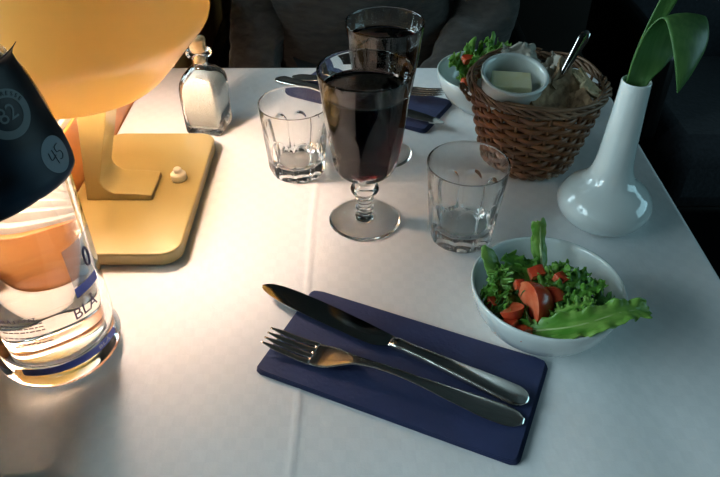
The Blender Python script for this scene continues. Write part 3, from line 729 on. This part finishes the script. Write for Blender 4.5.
Zl = Vector((.22, -.88, -.12)).normalized(); Xl = Vector((.80, .18, .42)); Xl = (Xl - Zl * Xl.dot(Zl)).normalized(); Yl = Zl.cross(Xl)
w_.rotation_euler = Matrix((Xl, Yl, Zl)).transposed().to_euler()
wedge('tomato_wedge', (.1095, .3690, .0450), .0135, (R(75), R(10), R(-40)), 'pink tomato wedge leaning on the left of the largest wedge', 70)
wedge('tomato_wedge', (.1450, .3755, .0440), .0120, (R(0), R(-60), R(60)), 'small tomato wedge tucked against the right end of the largest wedge', 110)
def dice(c, s, rot, label, group='tomato pieces in the front salad bowl', seed=0):
    bm = BM(); bmesh.ops.create_cube(bm, size=1); bmesh.ops.subdivide_edges(bm, edges=bm.edges[:], cuts=3, use_grid_fill=True)
    for v in bm.verts:
        v.co = Vector((v.co.x * s[0], v.co.y * s[1], v.co.z * s[2])) * (1 + .25 * noise.noise(v.co * 2.3 + Vector((seed, 0, 0))))
        if v.co.z > s[2] * .3: v.co.z -= .25 * s[2] * (v.co.x / s[0]) ** 2 * 2
    bm.faces.ensure_lookup_table()
    for f_ in bm.faces: f_.material_index = 0 if f_.normal.z > .8 else 1
    o = mk('tomato_dice', bm, ['tomato', 'tomato_flesh'], loc=c, bev=.0006, sub=1); o.rotation_euler = rot
    return tag(o, label, 'tomato', group)
dice((.1375, .4010, .0510), (.0115, .0085, .0085), (.3, -.2, .2), 'tomato dice behind the largest wedge, left of the upright leaf', seed=1)
dice((.1545, .3930, .0500), (.0085, .0095, .0120), (.2, .1, .6), 'tomato dice standing right of the largest wedge', seed=2)
dice((.1010, .3780, .0400), (.0085, .0085, .0075), (.2, .5, .4), 'tomato dice half hidden by frisee at the left of the front bowl', seed=3)
dice((.1110, .3560, .0400), (.0110, .0085, .0085), (-.2, .2, .9), 'tomato dice under the pink wedge near the front rim', seed=4)
dice((.1195, .3500, .0380), (.0100, .0095, .0095), (-.3, .1, .5), 'tomato dice closest to the front rim of the front bowl', seed=5)
dice((.1225, .3895, .0490), (.0075, .0065, .0075), (.3, .1, .1), 'tiny tomato piece behind the pink wedge', seed=6)
G3 = 'tomato pieces in the far salad bowl'
dice((.1280, .7660, .0615), (.0140, .0110, .0080), (.1, .1, .3), 'tomato piece on top of the far salad', G3, 7)
dice((.1235, .7320, .0500), (.0130, .0090, .0100), (-.4, .1, .3), 'tomato piece at the front rim of the far bowl', G3, 8)

# ------------------------------------------------------------------ wicker bread basket
KX, KY = .1825, .6500
bk = empty('bread_basket', (KX, KY, .0006), 'round brown wicker bread basket holding bread and a butter ramekin', 'basket')
def br(z): return lerp(.0455, .0675, (z / .086) ** .85)
K = 26; bm = BM(); nrow = 13
for j in range(nrow):
    z = .0065 + j * .0060; rr = br(z); n = K * 8; ph = j * pi
    tube(bm, [((rr + .0023 * sin(K / 2 * t + ph)) * cos(t), (rr + .0023 * sin(K / 2 * t + ph)) * sin(t), z + .0007 * sin(3 * t + j * 1.3)) for t in [2 * pi * i / n for i in range(n)]], .0014, 8, closed=True, flat=2.15)
mk('woven_side', bm, 'wicker', bk)
bm = BM()
for k in range(K):
    t = 2 * pi * (k + .5) / K
    tube(bm, [((br(z)) * cos(t), (br(z)) * sin(t), z) for z in [.002 + .086 * i / 10 for i in range(11)]], .0016, 6)
mk('stakes', bm, 'wicker', bk)
bm = BM()
lathe(bm, [(0, .002), (.044, .002), (.0455, .004), (.044, .006), (0, .005)], 48); mk('basket_floor', bm, 'wicker', bk)
bm = BM()
for q in range(2):
    n = 200
    tube(bm, [((.0475 + .0018 * sin(16 * t + q * pi)) * cos(t), (.0475 + .0018 * sin(16 * t + q * pi)) * sin(t), .0035 + .0016 * cos(16 * t + q * pi)) for t in [2 * pi * i / n for i in range(n)]], .0019, 8, closed=True)
mk('foot_border', bm, 'wicker_rim', bk)
bm = BM(); n = 260
for q in range(4):
    a0 = q * pi / 2
    tube(bm, [((.0680 + .0030 * sin(9 * t + a0) + .0008 * sin(5 * t + q)) * cos(t), (.0680 + .0030 * sin(9 * t + a0) + .0008 * sin(5 * t + q)) * sin(t), .0885 + .0030 * cos(9 * t + a0)) for t in [2 * pi * i / n for i in range(n)]], .0017, 8, closed=True)
random.seed(5)
for q in range(9):   # loose canes lying along the border
    t0 = random.uniform(0, 2 * pi); ln = random.uniform(.9, 1.8); ro = random.uniform(-.003, .0035); zo = random.uniform(-.004, .004)
    tube(bm, [((.0680 + ro + .0012 * sin(5 * s + q)) * cos(t0 + ln * s), (.0700 + ro + .0012 * sin(5 * s + q)) * sin(t0 + ln * s), .0895 + zo + .003 * sin(s * pi)) for s in [i / 40 for i in range(41)]], .0015, 7)
mk('braided_rim', bm, 'wicker_rim', bk)
bm = BM()
for q in range(2):
    tube(bm, [(-.0705 - .0085 * sin(a) + .001 * sin(6 * a + q * pi), -.005 - .010 * cos(a), .078 + .010 * sin(a) - .010 * q * .1 + .001 * cos(6 * a + q * pi)) for a in [pi * i / 24 for i in range(25)]], .0015, 8)
mk('side_loop', bm, 'wicker_rim', bk)

# contents of the basket
def crumple(name, c, size, m, label, cat, seed, group=None, rot=(0, 0, 0), amp=.35, nf=60):
    bm = BM()
    def f(u, v):
        x = (u - .5) * size[0]; y = (v - .5) * size[1]
        q = Vector((x * nf, y * nf, seed)); a = noise.noise(q); b2 = abs(noise.noise(q * 1.9 + Vector((3, 3, 3))))
        edge = 1 + .18 * noise.noise(Vector((u * 4, v * 4, seed)))
        return (x * edge, y * edge, size[2] * (a * 1.1 + b2 * 1.2) + .25 * size[2] * sin(u * 7 + seed))
    grid(bm, f, 26, 26); o = mk(name, bm, m, solid=.0006, loc=c, sm=False); o.rotation_euler = rot
    return tag(o, label, cat, group)
bm = BM()   # paper lining filling the basket
def lf(u, v):
    t = 2 * pi * u; r = .0625 * v; s = .058 + .010 * noise.noise(Vector((r * cos(t) * 45, r * sin(t) * 45, 2))) + .022 * smooth((v - .7) / .3)
    return (r * cos(t), r * sin(t), s)
grid(bm, lf, 60, 16, cu=True); bmesh.ops.remove_doubles(bm, verts=bm.verts[:], dist=1e-6)
o = mk('basket_lining', bm, 'paper', loc=(KX, KY, 0), solid=.0008); tag(o, 'crumpled beige paper lining inside the bread basket', 'paper lining')
def crisp(c, s, rot, m, label, seed, name='crispbread', cat='bread', group='bread pieces in the basket'):
    bm = BM(); bmesh.ops.create_cube(bm, size=1); bmesh.ops.subdivide_edges(bm, edges=bm.edges[:], cuts=7, use_grid_fill=True)
    for v in bm.verts:
        p = v.co.copy(); q = Vector((p.x * 3 + seed, p.y * 3, p.z))
        v.co = Vector((p.x * s[0] * (1 + .18 * noise.noise(q)), p.y * s[1] * (1 + .22 * noise.noise(q + Vector((0, 0, 4)))), p.z * s[2] + .0022 * noise.noise(q * 2) + .003 * p.x * p.x))
    o = mk(name, bm, m, loc=c, sm=False); o.rotation_euler = rot
    return tag(o, label, cat, group)
crisp((.1990, .6180, .0880), (.052, .034, .0045), (.65, -.15, .75), 'bread', 'large dark crispbread piece leaning in the middle right of the basket', 1)
crisp((.1840, .6020, .0855), (.040, .030, .0045), (.35, .25, .3), 'bread', 'dark crispbread piece at the basket front under the ramekin edge', 4)
crisp((.2080, .6420, .0920), (.046, .032, .0045), (.8, -.3, 1.2), 'bread', 'dark crispbread piece standing behind the large one', 7)
crisp((.2120, .6120, .0850), (.030, .024, .0050), (.3, -.4, .2), 'bread', 'small dark crispbread piece near the front right rim', 9)
crisp((.2260, .6380, .0960), (.028, .011, .0050), (.3, .4, -1.0), 'rusk', 'pale rusk strip by the right rim of the basket', 2)
crisp((.2300, .6250, .0930), (.022, .010, .0060), (.2, .5, -.5), 'rusk', 'short pale rusk piece at the far right inside the rim', 5)
crisp((.2180, .6560, .0945), (.026, .012, .0050), (.5, .2, -.3), 'rusk', 'pale rusk piece behind the dark crispbread', 8)
crisp((.1750, .6900, .0920), (.036, .022, .0045), (-.2, .2, .2), 'bread', 'brown crispbread piece at the back of the basket behind the ramekin', 12)
crumple('crumpled_paper', (.1730, .7050, .0950), (.040, .024, .0065), 'paper', 'crumpled pale paper sticking up at the back left of the basket', 'paper', 3, 'crumpled papers in the basket', (.5, .1, .2))
crumple('crumpled_paper', (.2010, .6660, .0960), (.028, .030, .0070), 'paper', 'crumpled grey paper between the ramekin and butter knife', 'paper', 6, 'crumpled papers in the basket', (.2, -.7, .5))
crumple('crumpled_paper', (.1960, .6480, .0950), (.026, .024, .0060), 'paper', 'crumpled pale paper around the foot of the butter knife', 'paper', 11, 'crumpled papers in the basket', (.3, -.2, 0))
# ramekin leaning towards the viewer
RK = Vector((.1505, .6270, .0960)); tl = R(12)
bm = BM(); lathe(bm, [(0, -.019), (.0235, -.019), (.0262, -.0175), (.0285, -.012), (.0305, .004), (.0318, .0125), (.0330, .0145), (.0332, .0162), (.0320, .0172), (.0300, .0165), (.0285, .013), (.0270, .002), (.0250, -.011), (.0225, -.0145), (0, -.015)], 80)
rk = mk('ramekin', bm, 'porcelain', loc=RK); rk.rotation_euler = (tl, R(2), 0); tag(rk, 'small white porcelain ramekin with butter, tipped on top of the bread basket', 'ramekin')
def pat(dz, sc, dx, rz, label):
    bm = BM(); bmesh.ops.create_cube(bm, size=1); bmesh.ops.subdivide_edges(bm, edges=bm.edges[:], cuts=5, use_grid_fill=True)
    for v in bm.verts:
        p = v.co; v.co = Vector((p.x * .0385 * sc, p.y * .0250 * sc, p.z * .0068 + .0004 * noise.noise(Vector((p.x * 6, p.y * 6, dz * 900)))))
    o = mk('butter_pat', bm, 'butter', bev=.0012); o.matrix_world = Matrix.Translation(RK) @ Matrix.Rotation(tl, 4, 'X') @ Matrix.Translation((dx, -.001, dz)) @ Matrix.Rotation(rz, 4, 'Z')
    return tag(o, label, 'butter', 'butter pats in the ramekin')
pat(-.0004, 1.0, -.001, -.06, 'lower yellow butter pat, beneath the other in the ramekin')
pat(.0070, .99, -.0015, -.10, 'upper yellow butter pat, on top in the ramekin')
# butter knife stuck in the basket
bkf = empty('butter_knife', (.2000, .6430, .0930), 'butter knife with shiny rounded handle sticking up out of the bread basket', 'knife')
A0 = Vector((0, 0, 0)); A1 = Vector((.0262, .0175, .0475)); dd = (A1 - A0).normalized()
side = dd.cross(Vector((0, -.8, .6))).normalized(); nn = side.cross(dd)
bm = BM(); secs = []
for i in range(25):
    s = i / 24; p = A0 + (A1 - A0) * s; h = interp([(0, .0026), (.5, .0042), (.85, .0056), (.95, .0044), (1, .0012)], s); th = .0026 * (1 if s < .9 else sqrt(max(.05, 1 - ((s - .9) / .1) ** 2)))
    secs.append([bm.verts.new(p + side * (h * cos(a)) + nn * (th * sin(a))) for a in [2 * pi * k / 16 for k in range(16)]])
for a_, b2 in zip(secs, secs[1:]):
    for k in range(16): bm.faces.new((a_[k], a_[(k + 1) % 16], b2[(k + 1) % 16], b2[k]))
bm.faces.new(secs[0][::-1]); bm.faces.new(secs[-1]); mk('handle', bm, 'steel_blade', bkf)
bm = BM(); secs = []
for i in range(13):
    s = i / 12; p = A0 - dd * .045 * s + dd * .002; h = interp([(0, .0026), (.2, .0050), (.8, .0060), (1, .002)], s)
    secs.append([bm.verts.new(p + side * h + nn * .0005), bm.verts.new(p - side * h + nn * .0005), bm.verts.new(p - side * h - nn * .0005), bm.verts.new(p + side * h - nn * .0005)])
for a_, b2 in zip(secs, secs[1:]):
    for k in range(4): bm.faces.new((a_[k], a_[(k + 1) % 4], b2[(k + 1) % 4], b2[k]))
bm.faces.new(secs[0][::-1]); bm.faces.new(secs[-1]); mk('blade', bm, 'steel_blade', bkf)

# ------------------------------------------------------------------ vase and tulip
VX, VY = .2340, .5370
vp = [(0, .0025), (.020, .0025), (.0235, .0004), (.0265, .0004), (.0330, .0035), (.0405, .0110), (.0437, .0195), (.0425, .0275), (.0375, .0355), (.0300, .0420), (.0235, .0480), (.0195, .0560), (.0172, .0660), (.0158, .0820), (.0146, .1020), (.0134, .1240), (.0126, .1420), (.0126, .1458), (.0118, .1470), (.0108, .1460)]
vi = [(.0106, .1420), (.0114, .1240), (.0126, .1020), (.0138, .0820), (.0150, .066), (.017, .056), (.021, .049), (.028, .0425), (.0355, .0345), (.040, .026), (.0405, .0195), (.036, .0115), (.022, .006), (0, .0055)]
bm = BM(); lathe(bm, [(p.x, p.z) if 0 < i < 90 else (0 if i == 0 else p.x, p.z) for i, p in enumerate(crv([(r, 0, z) for r, z in vp], 90))] + vi, 96)
o = mk('flower_vase', bm, 'porcelain', loc=(VX, VY, 0)); tag(o, 'white porcelain vase with a bulbous base and slender neck, holding a tulip', 'vase')
tu = empty('tulip', (VX, VY, .010), 'green tulip with a broad folded leaf standing in the white vase', 'tulip')
def addleaf(rows_, nu, nv, name, bow=.003, lab=None):
    Lp = crv([r[0] for r in rows_], nu); Rp = crv([r[1] for r in rows_], nu); bm = BM(); org = Vector((VX, VY, .010)); cols = []
    for i in range(nu + 1):
        a_, b2 = Lp[i], Rp[i]; acr = (b2 - a_)
        d = ((Lp[min(i + 1, nu)] + Rp[min(i + 1, nu)]) - (Lp[max(i - 1, 0)] + Rp[max(i - 1, 0)])).normalized()
        n = acr.cross(d); n = n.normalized() if n.length > 1e-9 else Vector((0, -1, 0))
        cols.append([bm.verts.new(a_.lerp(b2, j / nv) + n * (-bow * min(1, acr.length / .02) * (1 - (2 * j / nv - 1) ** 2)) - org) for j in range(nv + 1)])
    for a_, b2 in zip(cols, cols[1:]):
        for j in range(nv): bm.faces.new((a_[j], a_[j + 1], b2[j + 1], b2[j]))
    o = mk(name, bm, 'tulip', tu, solid=.0009)
    if lab: o['label'] = lab
    return o
rows_ = [((.2300, .5360, .060), (.2400, .5350, .060)), ((.2260, .5370, .110), (.2420, .5330, .110)), ((.2255, .5370, .1419), (.2432, .5360, .1420)),
 ((.2248, .5330, .1654), (.2550, .5400, .1580)), ((.2264, .5300, .1872), (.2660, .5480, .1710)), ((.2308, .5270, .2010), (.2704, .5480, .1902)), ((.2348, .5200, .2068), (.2739, .5380, .2018)),
 ((.2371, .5080, .1989), (.2722, .5220, .1981)), ((.2416, .5000, .1838), (.2695, .5120, .1870)), ((.2460, .4960, .1691), (.2600, .5020, .1700)), ((.2494, .4940, .1573), (.2500, .4945, .1571))]
addleaf(rows_, 90, 14, 'folded_leaf', .003, 'broad leaf bent over with its tip hanging')
addleaf([((.2290, .545, .120), (.2330, .546, .120)), ((.2300, .548, .150), (.2360, .549, .150)), ((.2330, .550, .175), (.2440, .551, .175)), ((.2390, .552, .200), (.2520, .553, .198)), ((.2460, .553, .225), (.2600, .553, .222)), ((.2540, .553, .250), (.2640, .553, .250)), ((.2620, .552, .275), (.2622, .552, .275))], 50, 8, 'upright_leaf', .002)
bm = BM(); tube(bm, [p - Vector((VX, VY, .010)) for p in crv([(.236, .541, .012), (.237, .543, .08), (.2385, .5455, .145), (.2450, .556, .180), (.2545, .560, .205), (.2640, .560, .235), (.2700, .558, .275)], 40)], .0036, 14); mk('stem', bm, 'tulip_stem', tu)
for k in range(6):
    t0 = 2 * pi * k / 6; ro = .9 if k % 2 else 1.05
    bm = BM(); org = Vector((.2700 - VX, .558 - VY, .273 - .010))
    def pf(u, v):
        a = t0 + (v - .5) * 1.25 * sin(pi * min(u * .93 + .12, 1)); r = .0145 * ro * sin(pi * (.10 + .75 * u)); return org + Vector((r * cos(a), r * sin(a), .040 * u))
    grid(bm, pf, 16, 8); mk('petal', bm, 'petal', tu, solid=.0007)

# ------------------------------------------------------------------ the person across the table
pe = empty('person', (-.01, 1.17, FZ), 'person in a dark charcoal sweater seated across the table, hands in lap', 'person')
def skin_mesh(name, V, E, m, par, root=0, sub=2):
    me = bpy.data.meshes.new(name); me.from_pydata([v[0] for v in V], E, []); o = bpy.data.objects.new(name, me); C.objects.link(o); o.parent = par
    sk = o.modifiers.new('skin', 'SKIN'); sk.use_smooth_shade = True
    for i, v in enumerate(V):
        r = v[1]; me.skin_vertices[0].data[i].radius = r if isinstance(r, tuple) else (r, r)
        me.skin_vertices[0].data[i].use_root = (i == root)
    s = o.modifiers.new('sub', 'SUBSURF'); s.levels = sub; s.render_levels = sub
    me.materials.append(M[m])
    return o
# seated skeleton in metres from the floor under the pelvis (y negative = towards the table)
V = [((0, 0, .53), (.15, .11)), ((0, .005, .66), (.145, .105)), ((0, .01, .80), (.15, .11)), ((0, .015, .93), (.16, .105)), ((0, .015, 1.01), (.10, .08)), ((0, .005, 1.08), .055), ((0, -.012, 1.135), .052)]
E_ = [(i, i + 1) for i in range(6)]
def add(p, r, frm):
    V.append((p, r)); E_.append((frm, len(V) - 1)); return len(V) - 1
for s in (-1, 1):
    q_ = .08 if s < 0 else 0
    a = add((s * .17, .015, .965), .055, 3); a = add((s * .205 + q_, .0, .84), .038, a); a = add((s * .215 + q_, -.02, .69), .033, a); a = add((s * .155, -.125, .632), .028, a); a = add((s * .075, -.205, .595), .026, a); a = add((s * .045, -.235, .592), (.032, .02), a)
    h = add((s * .02, -.262, .588), (.034, .016), a)
    for q, (ox, oy, ln) in enumerate([(-.026, -.012, .030), (-.010, -.022, .036), (.008, -.028, .034), (.024, -.026, .027)]):
        f1 = add((s * (.012 - ox * .6), -.275 + oy * .3, .584), .0095, h); f2 = add((s * (-.006 - ox * .7), -.285 + oy * .8, .578), .0085, f1); add((s * (-.016 - ox * .7), -.290 + oy, .566), .0075, f2)
    th_ = add((s * .03, -.225, .612), .0105, a); add((s * .008, -.236, .618), .009, th_)
    a = add((s * .10, -.02, .53), (.095, .085), 0); a = add((s * .125, -.22, .535), .080, a); a = add((s * .13, -.42, .52), .062, a); a = add((s * .13, -.455, .42), .052, a); a = add((s * .13, -.45, .25), .044, a); a = add((s * .13, -.44, .09), .034, a); add((s * .135, -.53, .035), .032, a)
body = skin_mesh('body', V, E_, 'skin', pe)
# head: one shaped surface with brow, nose, cheeks and chin
def headf(u, v):
    t = 2 * pi * u; ph = pi * v; z = cos(ph); s = sin(ph); x = s * sin(t); y = -s * cos(t)
    X = .074 * x * (1 - .20 * smooth((-z - .1) / .9)); Y = .095 * y; Z = .118 * z
    fr = max(0, -y)
    if fr > 0:
        Y -= .020 * math.exp(-((x / .16) ** 2) - ((z + .18) / .16) ** 2) * fr                    # nose
        Y -= .010 * math.exp(-((x / .10) ** 2) - ((z + .02) / .22) ** 2) * fr
        Y += .009 * (math.exp(-(((abs(x) - .38) / .17) ** 2) - ((z - .02) / .10) ** 2)) * fr        # sockets
        Y -= .006 * math.exp(-((x / .5) ** 2) - ((z - .20) / .09) ** 2) * fr                        # brow
        Y -= .009 * math.exp(-((x / .30) ** 2) - ((z + .80) / .13) ** 2)                            # chin
        Y -= .005 * math.exp(-((x / .26) ** 2) - ((z + .50) / .07) ** 2) * fr                       # lips
    return (X, Y - .022, Z + 1.215)
bm = BM(); grid(bm, headf, 72, 48, cu=True); bmesh.ops.remove_doubles(bm, verts=bm.verts[:], dist=1e-6)
hd = mk('head', bm, 'skin', pe)
for s in (-1, 1):
    bm = BM(); bmesh.ops.create_uvsphere(bm, u_segments=20, v_segments=14, radius=.0115); mk('eye', bm, 'eye', hd, loc=(s * .030, -.0985, 1.218))
    bm = BM(); bmesh.ops.create_uvsphere(bm, u_segments=16, v_segments=10, radius=.0055); mk('iris', bm, 'iris', hd, loc=(s * .030, -.1058, 1.218))
    bm = BM(); tube(bm, [(s * .072, -.028, 1.235), (s * .080, -.018, 1.242), (s * .083, -.008, 1.225), (s * .079, -.012, 1.20), (s * .071, -.022, 1.188), (s * .074, -.02, 1.21)], .0055, 8); mk('ear', bm, 'skin', hd)
    bm = BM(); tube(bm, [(s * .016, -.121, 1.243), (s * .030, -.119, 1.248), (s * .046, -.106, 1.242)], .0028, 6); mk('eyebrow', bm, 'hair', hd)
bm = BM(); tube(bm, [(-.022, -.112, 1.157), (-.008, -.1235, 1.160), (.008, -.1235, 1.160), (.022, -.112, 1.157)], .0042, 8); mk('lips', bm, 'lip', hd)
def hairf(u, v):
    t = 2 * pi * u; lim = lerp(.78, .30, smooth((cos(t) + .25) / .8)); ph = pi * v * lim; x = sin(ph) * sin(t); y = -sin(ph) * cos(t); z = cos(ph)
    k = 1.07 + .02 * sin(14 * t) * v
    return (.076 * x * k, .098 * y * k - .020, .121 * z * 1.05 + 1.215)
bm = BM(); grid(bm, hairf, 72, 20, cu=True); bmesh.ops.remove_doubles(bm, verts=bm.verts[:], dist=1e-6); mk('hair', bm, 'hair', hd, solid=.008)
# sweater: torso and sleeves
V = [((0, .0, .50), (.19, .135)), ((0, .0, .60), (.188, .135)), ((0, .005, .70), (.186, .132)), ((0, .01, .80), (.184, .128)), ((0, .015, .93), (.180, .118)), ((0, .015, 1.02), (.115, .09)), ((0, .008, 1.065), (.068, .064))]
E_ = [(i, i + 1) for i in range(6)]
for s in (-1, 1):
    q_ = .08 if s < 0 else 0
    a = add((s * .175, .012, .965), .070, 4); a = add((s * .212 + q_, .0, .84), .062, a); a = add((s * .225 + q_, -.03, .70), .058, a); a = add((s * .165, -.12, .640), .050, a); add((s * .095, -.195, .600), .036, a)
sw = skin_mesh('sweater', V, E_, 'sweater', pe, sub=4)
tx = bpy.data.textures.new('folds', 'CLOUDS'); tx.noise_scale = .085; tx.noise_depth = 3
dm = sw.modifiers.new('folds', 'DISPLACE'); dm.texture = tx; dm.strength = .030; dm.mid_level = .5; dm.texture_coords = 'LOCAL'
V = [((0, 0, .52), (.168, .115))]; E_ = []
for s in (-1, 1):
    a = add((s * .10, -.03, .535), (.108, .098), 0); a = add((s * .125, -.22, .54), .092, a); a = add((s * .13, -.42, .525), .074, a); a = add((s * .13, -.460, .42), .064, a); a = add((s * .13, -.455, .25), .056, a); add((s * .13, -.445, .11), .052, a)
skin_mesh('trousers', V, E_, 'trousers', pe)
for s in (-1, 1):
    bm = BM()
    def sf(u, v):
        t = 2 * pi * u; w_ = .046 * sqrt(max(0, 1 - (2 * v - 1) ** 4)) * (1 - .2 * abs(v - .45)); hh = lerp(.085, .045, smooth(v * 1.4)) * max(.15, sqrt(max(0, 1 - (2 * v - 1) ** 8)))
        return (s * .133 + w_ * cos(t), -.385 - .27 * v, .003 + hh * .5 + hh * .5 * sin(t))
    vv = grid(bm, sf, 24, 18, cu=True); mk('shoe', bm, 'shoe', pe)

# ------------------------------------------------------------------ light
def area(name, loc, rot, sx, sy, col, pw):
    l = bpy.data.lights.new(name, 'AREA'); l.shape = 'RECTANGLE'; l.size = sx; l.size_y = sy; l.color = col; l.energy = pw
    o = bpy.data.objects.new(name, l); C.objects.link(o); o.location = loc; o.rotation_euler = rot; return o
area('window_daylight', (-.52, .125, .32), (0, R(-90), 0), .38, 1.96, (.68, .92, 1.0), 23)
area('aisle_daylight', (2.12, .5, .45), (0, R(90), 0), .8, 1.4, (.45, .86, 1.0), 9)
wd = bpy.data.worlds.new('World'); bpy.context.scene.world = wd; wd.use_nodes = True
wd.node_tree.nodes['Background'].inputs[0].default_value = (.55, .8, 1, 1); wd.node_tree.nodes['Background'].inputs[1].default_value = .25

# ------------------------------------------------------------------ camera
cam = bpy.data.cameras.new('camera'); cam.sensor_width = 36; cam.lens = 690 / 720 * 36; cam.clip_start = .01; cam.clip_end = 50
co = bpy.data.objects.new('camera', cam); C.objects.link(co); co.location = (0, 0, .41); co.rotation_euler = (R(90 - 39), 0, 0)
sc = bpy.context.scene; sc.camera = co
sc.view_settings.view_transform = 'Standard'; sc.view_settings.look = 'None'; sc.view_settings.gamma = 1; sc.view_settings.exposure = 0; sc.view_settings.use_curve_mapping = False
sc.cycles.max_bounces = 16; sc.cycles.transmission_bounces = 14; sc.cycles.glossy_bounces = 6; sc.cycles.diffuse_bounces = 4; sc.cycles.transparent_max_bounces = 12
sc.cycles.caustics_refractive = True; sc.cycles.caustics_reflective = False; sc.cycles.sample_clamp_indirect = 40; sc.cycles.blur_glossy = .3
for o in bpy.data.objects:
    if o.type == 'MESH' and o.data.materials and o.data.materials[0] and o.data.materials[0].name in ('clear_glass', 'greenish_glass', 'water'): o.cycles.is_caustics_caster = True
    if o.name in ('tablecloth',) or o.name.startswith('paper_napkin'): o.cycles.is_caustics_receiver = True
    if o.type == 'LIGHT': o.data.cycles.is_caustics_light = True
